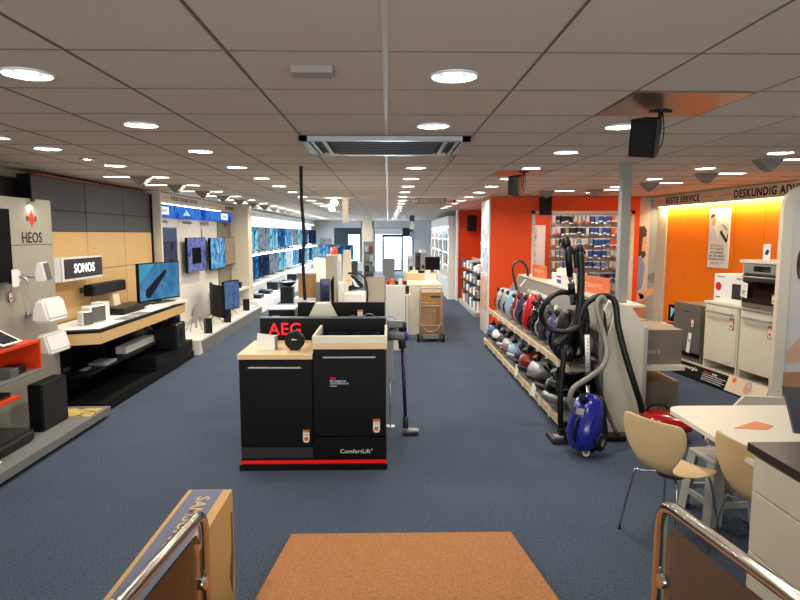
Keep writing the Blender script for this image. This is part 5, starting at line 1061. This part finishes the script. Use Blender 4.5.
MB('hose').tube([at(578, 325, 5.62), at(586, 350, 5.6), at(597, 382, 5.58), at(607, 412, 5.5), at(618, 436, 5.3)], 0.018, sub=4).build('wand', t)
MB('hose').tube([at(596, 300, 5.66), at(604, 318, 5.66), at(604, 345, 5.66), at(600, 380, 5.64), at(596, 408, 5.6)], 0.022, sub=5).build('spare_hose', t)
t = thing('vacuum_nozzle', 'black floor nozzle lying beside the red vacuum', 'nozzle', (2.42, 5.05, 0)); MB('black').box(-0.14, 0.02, -0.05, 0.05, 0.004, 0.05, bev=0.014).build('head', t)
t = thing('vacuum_nozzle', 'white and chrome nozzle on the carpet behind the stool', 'nozzle', (2.90, 5.16, 0)); MB('gloss_white').box(-0.08, 0.08, -0.05, 0.05, 0.004, 0.04, bev=0.012).build('head', t); MB('chrome').cyl((0, 0, 0.03), (-0.02, 0.10, 0.12), 0.016).build('neck', t)
# ================================================================ EAST 3: orange cabinet wall and kitchen appliances
RZ = -math.radians(82.75)
KA = Vector((4.03, 8.48, 0)); KU = Vector((0.126, -0.992, 0)); KV = Vector((0.992, 0.126, 0))
def K(u, v, z=0): return tuple(KA + KU * u + KV * v + Vector((0, 0, z)))
FA = Vector((5.09, 11.48, 0)); FZ = -math.radians(84.1); FU = Vector((0.103, -0.9947, 0)); FV = Vector((0.9947, 0.103, 0))
def Fp(u, v, z=0): return tuple(FA + FU * u + FV * v + Vector((0, 0, z)))
t = thing('orange_wall_cabinet', 'row of tall bright orange cabinet doors under the cream fascia', 'cabinet', Fp(0, 0), FZ)
MB('warmwhite').box(-0.05, 0.46, -0.02, 0.4, 0, 2.44).build('side_pilaster', t); MB('cuporange').box(0.46, 4.6, 0.03, 0.4, 0, 2.44).build('carcass', t)
us = [0.47, 1.08, 1.68, 2.31, 2.95, 3.6, 4.25]
for a, c_ in zip(us, us[1:]):
    d = MB('cuporange').box(a + 0.004, c_ - 0.004, 0.0, 0.028, 0.1, 2.43, bev=0.002, seg=1).build('cabinet_door', t)
    MB('cuporange').cyl((c_ - 0.06, -0.012, 1.5), (c_ - 0.06, 0, 1.5), 0.012).build('knob', d)
t = thing('fascia_sign', 'cream fascia sign reading BESTE SERVICE and DESKUNDIG ADVIES with orange line and ring', 'sign', Fp(0, 0, 2.455), FZ)
MB('warmwhite').box(0.18, 4.6, -0.12, -0.02, 0, 0.195).build('board', t)
text('BESTE SERVICE', 'ink', t, (1.08, -0.122, 0.10), w=0.98, h=0.115, bold=0.07); text('DESKUNDIG ADVIES', 'ink', t, (3.14, -0.122, 0.10), w=1.44, h=0.125, bold=0.07)
b = MB('tagorange'); b.box(0.24, 0.54, -0.123, -0.12, 0.085, 0.097); b.box(1.62, 1.9, -0.123, -0.12, 0.095, 0.107); b.box(2.07, 2.36, -0.123, -0.12, 0.095, 0.107); b.box(3.92, 4.5, -0.123, -0.12, 0.095, 0.107); b.build('orange_line', t)
b = MB(mat('peach_ring', (236, 196, 150), 0.5)); b.lathe([(0.055, -0.122), (0.055, -0.125), (0.08, -0.125), (0.08, -0.122)], (1.985, 0, 0.1), ax='y'); b.build('ring', t)
MB('warmled').box(0.3, 4.3, -0.09, -0.06, -0.012, 0.0).build('light_tube', t)
area_light('lamp_light', (2.3, -0.08, -0.02), (math.radians(20), 0, 0), 4.0, 0.05, 40, (1.0, 0.80, 0.46), PI, parent=t)
# poster on the cabinets
t = thing('wall_poster', 'tall white poster with a man, a laptop and black handwriting on orange doors', 'poster', Fp(1.98, -0.03, 1.42), FZ)
MB('paper').box(-0.25, 0.25, 0, 0.02, 0, 0.94).build('board', t)
b = MB('skin'); b.disc((-0.14, -0.002, 0.74), 0.07, None, 20, 'y', 0.8); b.build('printed_face', t); MB('hair').prism([(-0.22, 0.78), (-0.2, 0.86), (-0.12, 0.86), (-0.10, 0.82), (-0.18, 0.80)], 'y', -0.004, 0).build('printed_hair', t); MB(mat('pale_shirt', (220, 224, 232), .6)).prism([(-0.24, 0.66), (-0.10, 0.66), (-0.02, 0.52), (-0.02, 0.44), (-0.24, 0.44)], 'y', -0.003, 0).build('printed_shirt', t)
b = MB('ink'); b.prism([(0.03, 0.56), (0.19, 0.40), (0.22, 0.43), (0.06, 0.60)], 'y', -0.004, 0); b.prism([(0.19, 0.42), (0.22, 0.44), (0.23, 0.54), (0.215, 0.54)], 'y', -0.004, 0); b.build('printed_laptop', t); MB('silver').prism([(0.05, 0.71), (0.17, 0.66), (0.22, 0.60), (0.20, 0.60), (0.07, 0.69)], 'y', -0.004, 0).build('printed_keyboard', t)
for k, (s, w_) in enumerate((('De beste', 0.30), ('verzorging', 0.34), ('en service', 0.32), ('van de winkel', 0.38), ('dichtbij huis!', 0.40))): text(s, 'ink' if k > 1 else 'grey', t, (-0.02, -0.003, 0.36 - 0.056 * k), w=w_, h=0.04, bold=0.01, shear=0.2)
b = MB('grey'); b.box(-0.16, 0.14, -0.002, 0, 0.08, 0.086); b.box(-0.16, 0.02, -0.002, 0, 0.06, 0.066); b.build('small_print', t)
# plinth with sloping printed front
t = thing('appliance_plinth', 'low cream plinth with black sloping printed front under the kitchen appliances', 'plinth', K(0, 0), RZ)
MB('warmwhite').box(-1.1, 2.3, 0.08, 0.70, 0.02, 0.185).build('deck', t); MB('warmwhite').box(-1.1, 2.3, 0.065, 0.085, 0.19, 0.215).build('edge', t)
b = MB('matblack'); b.prism([(0.0, 0.02), (0.07, 0.205), (0.08, 0.205), (0.08, 0.0), (0.02, 0.0)], 'x', -1.1, 2.25); b.build('printed_front', t)
sl = math.atan2(0.185, 0.07)
text('t weinig energie', 'inkwhite', t, (0.32, 0.040, 0.135), w=0.68, h=0.055, bold=0.03, rot=(sl, 0, 0)); text('energiezuinig', 'redorange', t, (0.22, 0.022, 0.088), w=0.32, h=0.026, bold=0.02, rot=(sl, 0, 0)); text('bespaar', 'redorange', t, (0.86, 0.046, 0.150), w=0.15, h=0.026, bold=0.02, rot=(sl, 0, 0)); text('meer', 'inkwhite', t, (1.00, 0.046, 0.150), w=0.10, h=0.022, bold=0.02, rot=(sl, 0, 0))
for k in range(4):
    z = 0.125 - 0.024 * k; MB('inkwhite').box(-0.22, 0.22 - 0.05 * (k % 2), -0.002, 0.002, -0.003, 0.003).build('small_print', t, (1.0, (z - 0.02) * 0.378 - 0.003, z), (sl - PI / 2, 0, 0))
pn = MB(mat('peach_print', (228, 206, 180), 0.5)).box(-0.33, 0.33, -0.004, 0.0, -0.095, 0.095).build('printed_portrait', t, (1.58, 0.034, 0.112), (sl - PI / 2, 0, 0))
face(pn, 0.03, 0.0, 0.10, -0.004, hat=True, cap_m='beige'); MB('tagorange').disc((-0.22, -0.006, 0.06), 0.035, None, 16, 'y').build('orange_badge', pn)
# built-in dishwashers
def dish(u0, u1, lab, tagdx, small):
    t = thing('dishwasher', lab, 'dishwasher', K(u0, 0.10, 0.185), RZ, 'white built-in dishwashers'); w_ = u1 - u0
    b = MB('warmwhite'); b.box(0, 0.02, 0, 0.56, 0, 0.865); b.box(w_ - 0.02, w_, 0, 0.56, 0, 0.865); b.box(0.02, w_ - 0.02, 0.05, 0.56, 0.12, 0.865); b.box(0.02, w_ - 0.02, 0.4, 0.42, 0.0, 0.12, 'beige'); b.build('carcass', t)
    d = MB('warmwhite').box(0.022, w_ - 0.022, -0.015, 0.01, 0.125, 0.855, bev=0.003).build('dishwasher_door', t)
    b = MB('steel'); b.box(0.07, w_ - 0.07, -0.066, -0.045, 0.762, 0.79, 'silver', bev=0.004); b.box(0.08, 0.095, -0.05, -0.012, 0.768, 0.782); b.box(w_ - 0.095, w_ - 0.08, -0.05, -0.012, 0.768, 0.782); b.build('handle', d)
    price_tag(t, (w_ - 0.10, -0.02, 0.66), s=1.3)
    if small: MB('grey').box(w_ - 0.18, w_ - 0.08, -0.017, -0.015, 0.155, 0.163).build('small_lettering', t)
dish(0.68, 1.31, 'white built-in dishwasher directly under the microwave carton', 0, True); dish(1.34, 1.95, 'white built-in dishwasher under the oven cabinet', 0, False)
t = thing('kitchen_worktop', 'thin white worktop over the two white dishwashers', 'worktop', K(0.66, 0.08, 1.052), RZ); MB('warmwhite').box(0, 1.42, 0, 0.60, 0, 0.032, bev=0.003).build('top', t)
t = thing('cabinet_side_board', 'tall cream side board closing the white appliance row', 'side board', K(1.955, 0.06, 0.0), RZ); MB('warmwhite').box(0, 0.06, 0.03, 0.66, 0.186, 1.052).build('board', t)
# grey dishwasher
t = thing('dishwasher', 'dark grey metal dishwasher beside the white built-in ones', 'dishwasher', K(-0.02, 0.12, 0.186), RZ)
b = MB(mat('olive_steel_side', (120, 116, 92), 0.4, metal=0.4)); b.box(0, 0.58, 0.02, 0.52, 0.13, 0.80, bev=0.004); b.box(0, 0.02, 0.02, 0.5, 0, 0.13); b.box(0.56, 0.58, 0.02, 0.5, 0, 0.13); b.box(0.02, 0.56, 0.03, 0.06, 0.02, 0.045); b.build('cabinet', t)
MB(mat('grey_steel_door', (118, 116, 112), 0.35, metal=0.5)).box(0.0, 0.58, -0.015, 0.02, 0.14, 0.815, bev=0.004).build('dishwasher_door', t); text('SIEMENS', 'ink', t, (0.29, -0.017, 0.70), w=0.12, h=0.02, bold=0.02)
price_tag(t, (0.44, -0.02, 0.56), s=1.1); l_ = MB('paper').box(-0.035, 0.035, -0.004, 0, -0.14, 0.14).build('energy_card', t, (0.38, -0.02, 0.27), (0, 0.15, 0)); MB(mat('green_print', (110, 150, 60), .5)).prism([(-0.02, 0.02), (0.02, 0.02), (0, 0.06)], 'y', -0.006, -0.004).build('energy_mark', l_)
MB('steel').box(0.03, 0.55, 0.05, 0.45, 0.05, 0.06).build('tray', t)
t = make_tv('notebook_computer', 'small dark screen with pale blue corner beside the grey dishwasher', 0.36, 0.25, K(-0.28, 0.3, 0.62), RZ, scr('dark_ad', [(14, 14, 18), (24, 26, 34)], 2, 0.4), 0.03, cat='screen')
MB(scr('ad_cyan', [(120, 200, 220), (180, 230, 240)], 3, 0.7)).prism([(-0.12, 0.08), (-0.02, 0.22), (-0.12, 0.24)], 'y', -0.006, -0.0035).build('picture_corner', t)
t = thing('screen_pedestal', 'cream pedestal under the small dark screen', 'pedestal', K(-0.28, 0.3, 0.186), RZ); MB('warmwhite').box(-0.2, 0.2, -0.12, 0.15, 0, 0.434, bev=0.003).build('body', t)
# microwave carton
t = thing('microwave_carton', 'white carton with a red dot and a microwave picture on the worktop', 'carton', K(0.74, 0.16, 1.085), RZ)
MB('paper').box(0, 0.60, 0, 0.42, 0, 0.36, bev=0.003).build('box', t); MB('ink').box(0.34, 0.575, -0.003, 0, 0.06, 0.25).box(0.36, 0.50, -0.004, -0.003, 0.085, 0.225, 'dark').build('printed_microwave', t)
b = MB(mat('red_print', (190, 20, 40), .5)); b.disc((0.085, -0.003, 0.20), 0.055, None, 20, 'y'); b.build('red_dot', t); text('magnetron', 'grey', t, (0.13, -0.003, 0.325), w=0.16, h=0.022, bold=0.01); text('SAMSUNG', mat('red_print2', (190, 30, 40), .5), t, (0.48, -0.003, 0.32), w=0.14, h=0.018, bold=0.02); text('950W', 'ink', t, (0.085, -0.003, 0.06), w=0.09, h=0.022, bold=0.02)
# oven cabinet
t = thing('oven_cabinet', 'cream cabinet holding the built-in oven on the white worktop', 'cabinet', K(1.38, 0.06, 1.085), RZ)
b = MB('warmwhite'); b.box(0.0, 0.03, 0.0, 0.60, 0.0, 0.53); b.box(0.60, 0.64, 0.0, 0.60, 0.0, 0.53); b.box(-0.03, 0.66, -0.03, 0.62, 0.53, 0.565, bev=0.003); b.box(0.03, 0.60, 0.56, 0.60, 0.0, 0.53); b.box(0.03, 0.60, 0.03, 0.56, 0.0, 0.01); b.build('carcass', t)
t = thing('built_in_oven', 'black and steel built-in oven with curved handle in the cream cabinet', 'oven', K(1.38, 0.06, 1.10), RZ)
MB('darksteel').box(0.035, 0.595, -0.01, 0.5, 0.0, 0.505, bev=0.003).build('body', t); MB('steel').box(0.035, 0.595, -0.018, -0.008, 0.40, 0.505).build('control_panel', t); MB('glossblack').box(0.20, 0.46, -0.021, -0.018, 0.42, 0.485).build('display', t)
d = MB('glossblack').box(0.04, 0.59, -0.028, -0.01, 0.05, 0.385, bev=0.003).build('oven_door', t); MB('steel').tube([(0.07, -0.03, 0.355), (0.08, -0.06, 0.357), (0.32, -0.068, 0.357), (0.55, -0.06, 0.357), (0.56, -0.03, 0.355)], 0.010, sub=4).build('handle', d); MB('steel').box(0.035, 0.595, -0.022, -0.008, 0.0, 0.045).build('lower_trim', t)
c_ = MB('paper').box(-0.055, 0.055, -0.004, 0, -0.09, 0.09).build('price_card', t, (0.13, -0.07, 0.20), (0.1, 0.15, 0)); MB('ink').box(-0.03, 0.03, -0.006, -0.004, -0.02, -0.01).box(-0.03, 0.01, -0.006, -0.004, -0.045, -0.035).build('small_print', c_); price_tag(t, (0.555, -0.034, 0.13), s=1.0)
for k, (u, v, lab) in enumerate(((1.62, 0.10, 'white card with a small dark device picture on the oven cabinet, upright'), (1.96, 0.02, 'slanting white card with a device picture on the oven cabinet corner'))):
    t = thing('display_card', lab, 'card', K(u, v + 0.06, 1.652), RZ, 'cards on the oven cabinet', (0, 0.0 if k == 0 else 0.25, RZ)); MB('paper').box(-0.055 - 0.02 * k, 0.055 + 0.02 * k, 0, 0.006, 0, 0.19).build('board', t); MB('navy').prism([(-0.03, 0.07), (0.02, 0.06), (0.04, 0.11), (0.0, 0.13)], 'y', -0.003, 0).build('printed_device', t)
# rounded display frame with woman's portrait at the picture edge
t = thing('portrait_stand', 'large white rounded display stand with a smiling woman, cut by the picture edge', 'display stand', (4.07, 6.15, 0), -0.25)
def rr(x0, x1, z0, z1, r, n=6):
    P = []
    for cx, cz, a0 in ((x1 - r, z1 - r, 0), (x0 + r, z1 - r, PI / 2)):
        P += [(cx + r * math.cos(a0 + PI / 2 * k / n), cz + r * math.sin(a0 + PI / 2 * k / n)) for k in range(n + 1)]
    return P + [(x0, z0), (x1, z0)]
b = MB('warmwhite'); W2 = 1.5
outer = rr(0, W2, 0.0, 2.46, 0.22); inner = rr(0.10, W2 - 0.10, 0.12, 2.36, 0.15)
n = len(outer); 
for i in range(n):
    j = (i + 1) % n
    vs = [outer[i], outer[j], inner[j], inner[i]]
    for yy in (0, 0.1): b.quad([(p[0], yy, p[1]) for p in vs])
    b.quad([(outer[i][0], 0, outer[i][1]), (outer[j][0], 0, outer[j][1]), (outer[j][0], 0.1, outer[j][1]), (outer[i][0], 0.1, outer[i][1])]); b.quad([(inner[i][0], 0, inner[i][1]), (inner[j][0], 0, inner[j][1]), (inner[j][0], 0.1, inner[j][1]), (inner[i][0], 0.1, inner[i][1])])
b.build('frame', t); MB(mat('portrait_ground', (214, 208, 204), 0.5)).prism(inner, 'y', 0.03, 0.06).build('print', t)
pp = MB(mat('printed_white_top', (206, 214, 220), .6)).prism([(0.30, 0.5), (0.26, 0.95), (0.42, 1.16), (0.74, 1.20), (1.1, 1.1), (1.2, 0.5)], 'y', 0.026, 0.03).build('printed_blouse', t)
face(t, 0.42, 1.60, 0.42, 0.026, profile=-1); MB('skin').prism([(0.12, 0.72), (0.30, 0.95), (0.42, 0.92), (0.34, 0.66), (0.14, 0.60)], 'y', 0.024, 0.026).build('printed_hand', t); MB('skindark').prism([(0.11, 0.14), (0.11, 0.5), (1.3, 0.6), (1.3, 0.14)], 'y', 0.027, 0.03).build('printed_table', t)
t = thing('white_wedge_board', 'white slanting board at the foot of the portrait stand', 'board', (3.6, 6.2, 0), -0.2); MB('warmwhite').prism([(0, 0.0), (0.20, 0.24), (0.62, 0.24), (0.62, 0)], 'y', 0, 0.05).build('board', t)

# ================================================================ FOREGROUND: table, chairs, stool, counter
t = thing('meeting_table', 'white rounded table top on a central steel leg at the service corner', 'table', (0, 0, 0))
def rrect(x0, x1, y0, y1, r, n=6):
    P = []
    for cx, cy, a0 in ((x1 - r, y1 - r, 0), (x0 + r, y1 - r, PI / 2), (x0 + r, y0 + r, PI), (x1 - r, y0 + r, 1.5 * PI)): P += [(cx + r * math.cos(a0 + PI / 2 * k / n), cy + r * math.sin(a0 + PI / 2 * k / n)) for k in range(n + 1)]
    return P
MB(mat('table_white', (230, 224, 208), 0.35)).prism(rrect(1.95, 2.92, 2.66, 4.10, 0.12), 'z', 0.715, 0.745).build('top', t)
MB('chrome').cyl((2.55, 3.3, 0.02), (2.55, 3.3, 0.715), 0.035).build('column', t); MB('chrome').lathe([(0.001, 0.03), (0.04, 0.03), (0.25, 0.012), (0.26, 0.0), (0.001, 0.0)], (2.55, 3.3, 0)).build('base', t)
def make_chair():
    t = thing('shell_chair', 'x', 'chair')
    # local: front +X. shell from back top over the seat; grid u across (y), v along profile
    prof = [(-0.238, 0.812), (-0.236, 0.795), (-0.225, 0.70), (-0.215, 0.63), (-0.20, 0.56), (-0.18, 0.50), (-0.14, 0.455), (-0.08, 0.437), (0.0, 0.434), (0.08, 0.438), (0.15, 0.444), (0.205, 0.438), (0.225, 0.42)]
    wid = [0.185, 0.232, 0.236, 0.212, 0.175, 0.13, 0.115, 0.16, 0.20, 0.22, 0.215, 0.185, 0.13]
    bm = bmesh.new(); G = []; nU = 10
    for (x, z), w_ in zip(prof, wid):
        rowv = []
        for k in range(nU + 1):
            u = -1 + 2 * k / nU; back = max(0, min(1, (z - 0.48) / 0.2))
            xx = x + 0.035 * u * u * back; zz = z + 0.018 * u * u * (1 - back)
            rowv.append(bm.verts.new((xx, u * w_, zz)))
        G.append(rowv)
    for a, b_ in zip(G, G[1:]):
        for k in range(nU): f = bm.faces.new((a[k], a[k + 1], b_[k + 1], b_[k])); f.smooth = True
    bmesh.ops.recalc_face_normals(bm, faces=bm.faces)
    me = bpy.data.meshes.new('shell'); bm.to_mesh(me); bm.free(); me.materials.append(M['birch'])
    o = bpy.data.objects.new('shell', me); C.objects.link(o); o.parent = t
    md = o.modifiers.new('s', 'SOLIDIFY'); md.thickness = 0.010; md.offset = 0; md2 = o.modifiers.new('b', 'SUBSURF'); md2.levels = 1; md2.render_levels = 2
    for sx in (-1, 1):
        for sy in (-1, 1):
            MB('chrome').tube([(sx * 0.03, sy * 0.03, 0.422), (sx * 0.13, sy * 0.13, 0.418), (sx * 0.165, sy * 0.16, 0.39), (sx * 0.22, sy * 0.21, 0.01)], 0.008, sub=4).cyl((sx * 0.22, sy * 0.21, 0.012), (sx * 0.22, sy * 0.21, 0), 0.011, m='black').build('leg', t)
    MB('darksteel').cyl((0, 0, 0.408), (0, 0, 0.426), 0.09).build('mounting_disc', t)
    return t
c1 = make_chair(); c1.location = (1.83, 3.70, 0); c1.rotation_euler = (0, 0, math.radians(28)); c1['label'] = 'birch plywood shell chair standing clear of the table, whole back visible'; c1['group'] = 'birch shell chairs'
dup(c1, (2.17, 3.22, 0), (0, 0, math.radians(8)), 'birch plywood shell chair pushed under the table beside the drawer counter')
# stool
t = thing('plastic_stool', 'grey moulded plastic stool with patterned seat under the white table', 'stool', (2.31, 3.98, 0), 0.1)
g = mat('stool_grey', (176, 174, 166), 0.45)
b = MB(g); b.box(-0.15, 0.15, -0.15, 0.15, 0.405, 0.44, bev=0.012); b.build('seat', t)
b = MB(mat('stool_pattern', (196, 188, 176), .5, noise=.15, scale=60)); b.box(-0.125, 0.125, -0.125, 0.125, 0.44, 0.444)
for k in range(7): b.box(-0.12 + 0.037 * k, -0.112 + 0.037 * k, -0.12, 0.12, 0.444, 0.446, g); b.box(-0.12, 0.12, -0.12 + 0.037 * k, -0.112 + 0.037 * k, 0.444, 0.446, g)
b.build('seat_pattern', t)
for sx in (-1, 1):
    for sy in (-1, 1):
        b = MB(g); P = lambda s, z: [(sx * (s - 0.085), sy * s, z), (sx * s, sy * s, z), (sx * s, sy * (s - 0.085), z)]
        A, B_ = P(0.148, 0.41), P(0.185, 0.0)
        for i in range(2): b.quad([A[i], A[i + 1], B_[i + 1], B_[i]])
        A2 = [(sx * (0.148 - 0.085), sy * 0.143, 0.41), (sx * 0.143, sy * 0.143, 0.41), (sx * 0.143, sy * (0.148 - 0.085), 0.41)]; B2 = [(sx * (0.185 - 0.085), sy * 0.18, 0), (sx * 0.18, sy * 0.18, 0), (sx * 0.18, sy * (0.185 - 0.085), 0)]
        for i in range(2): b.quad([A2[i], A2[i + 1], B2[i + 1], B2[i]])
        b.quad([A[0], A2[0], B2[0], B_[0]]); b.quad([A[2], A2[2], B2[2], B_[2]]); b.quad([B_[0], B_[1], B2[1], B2[0]]); b.quad([B_[1], B_[2], B2[2], B2[1]])
        b.build('leg', t)
b = MB(g)
for s in (-1, 1): b.box(-0.165, 0.165, s * 0.165 - 0.008, s * 0.165 + 0.008, 0.12, 0.16); b.box(s * 0.165 - 0.008, s * 0.165 + 0.008, -0.165, 0.165, 0.12, 0.16)
b.build('stretcher', t)
# monitor, folder on the table
t = thing('computer_monitor', 'black monitor seen from behind on the table, cut by the picture edge', 'monitor', (2.56, 3.32, 0.745), -0.35)
b = MB('dark'); b.prism([(-0.18, 0.04), (0.24, 0.04), (0.26, 0.31), (-0.24, 0.31)], 'y', -0.02, 0.02); b.box(-0.13, 0.15, -0.035, -0.02, 0.10, 0.25, bev=0.006)
bmesh.ops.transform(b.bm, matrix=Matrix.Rotation(-0.2, 4, 'X'), verts=b.bm.verts); b.build('cabinet', t)
b = MB('silver'); b.prism([(-0.10, 0.0), (0.12, 0.0), (0.07, 0.14), (-0.05, 0.14)], 'y', -0.05, -0.03); b.box(-0.12, 0.14, -0.08, 0.10, 0, 0.012, bev=0.004); b.build('stand', t)
t = thing('orange_folder', 'orange leaflet lying on the white table before the monitor', 'leaflet', (2.30, 3.62, 0.745), 0.5)
MB(mat('leaflet_orange', (226, 132, 84), 0.5)).prism([(-0.13, 0.05), (0.12, 0.06), (0.13, -0.05), (0.02, -0.07)], 'z', 0, 0.003).build('leaflet', t)
t = thing('mouse_cable', 'thin pale cable on the table behind the dark counter', 'cable', (0, 0, 0)); MB('silver').tube([(2.10, 3.16, 0.749), (2.2, 3.2, 0.749), (2.35, 3.22, 0.749)], 0.004, sub=4).build('cable', t)
# drawer counter
t = thing('drawer_counter', 'white drawer counter with a dark top at the corner of the picture', 'counter', (1.66, 2.62, 0), W_r)
# local x: 0 (far) .. 1.3 (near the camera); y depth east
MB('warmwhite').box(0.012, 1.5, 0.012, 0.55, 0, 0.965).build('carcass', t); MB(mat('dark_brown_top', (58, 48, 42), 0.35)).box(-0.01, 1.52, -0.015, 0.57, 0.965, 1.005, bev=0.002).build('worktop', t)
for k, (z0, z1) in enumerate(((0.80, 0.955), (0.515, 0.792), (0.23, 0.507), (0.08, 0.222))): MB('warmwhite').box(0.03, 1.48, -0.005, 0.012, z0, z1, bev=0.002, seg=1).build('drawer', t)
# ================================================================ handrails and television carton
def rail(x, y0, z0, lab, g=True, inner=1):
    t = thing('handrail', lab, 'handrail', (x, y0, 0), 0, 'entrance handrails')
    sl = 0.105; r = 0.07
    pts = [(0, 0, 0.0), (0, 0, z0 - 0.22), (0, 0, z0 - r - 0.02), (0, -0.02, z0 - 0.03), (0, -r, z0 - 0.002), (0, -0.2, z0 + 0.2 * sl - 0.004), (0, -1.1, z0 + 1.1 * sl), (0, -2.3, z0 + 2.3 * sl)]
    MB('chrome').tube(pts, 0.021, sub=8, seg=16).build('tube', t); MB('chrome').cyl((0, 0, 0), (0, 0, 0.01), 0.05).build('floor_flange', t)
    MB('chrome').tube([(0, -2.2, 0.0), (0, -2.2, z0 + 2.2 * sl)], 0.021, sub=1).build('post', t)
    yy = [-0.055, -0.095, -2.1, -2.1, -0.055]
    b = MB('smokeglass' if g else 'glass'); b.prism([(-0.055, 0.12), (-0.055, z0 - 0.115), (-0.09, z0 - 0.06), (-2.1, z0 - 0.06 + 2.0 * sl), (-2.1, 0.5)], 'x', -0.004, 0.004); b.build('glass_pane', t)
    for y, z in ((-0.045, z0 - 0.28), (-0.045, 0.25)):
        b = MB('chrome'); b.cyl((-0.018, y, z), (0.018, y, z), 0.024, seg=20); b.box(-0.012, 0.012, y, 0.0, z - 0.012, z + 0.012); b.build('glass_clamp', t)
rail(0.97, 2.02, 1.015, 'polished steel handrail with smoked glass on the table side of the ramp'); rail(-0.73, 2.27, 0.875, 'polished steel handrail with clear glass beside the long television carton', g=False)
t = thing('television_carton', 'long upright television carton with a blue band and tan lettering beside the ramp', 'carton', (-0.985, 2.86, 0))
MB('cardlight').box(0, 0.215, -1.45, 0, 0, 0.70, bev=0.004).build('carton', t); MB(mat('blue_grey_print', (92, 98, 124), 0.6)).box(0.022, 0.170, -1.45, -0.012, 0.70, 0.702).build('blue_band', t)
text('SAMSUNG', mat('tan_print', (204, 172, 124), 0.6), t, (0.105, -0.33, 0.703), w=0.48, h=0.062, bold=0.02, rot=(0, 0, -PI / 2)); b = MB('paper')
b.prism([(0.05, -0.95), (0.09, -0.95), (0.07, -0.9)], 'z', 0.702, 0.7035); b.box(0.10, 0.135, -1.02, -0.96, 0.702, 0.7035); b.box(0.03, 0.04, -1.1, -0.9, 0.702, 0.7035); b.build('printed_symbols', t)
b = MB('ink')
b.box(0.2152, 0.2162, -0.05, -0.02, 0.35, 0.6); b.prism([(-0.10, 0.30), (-0.02, 0.52), (-0.02, 0.36), (-0.06, 0.20)], 'x', 0.215, 0.2165)
b.mats = [mat('grey_print', (96, 84, 70), .6)]; b.build('printed_marks', t)
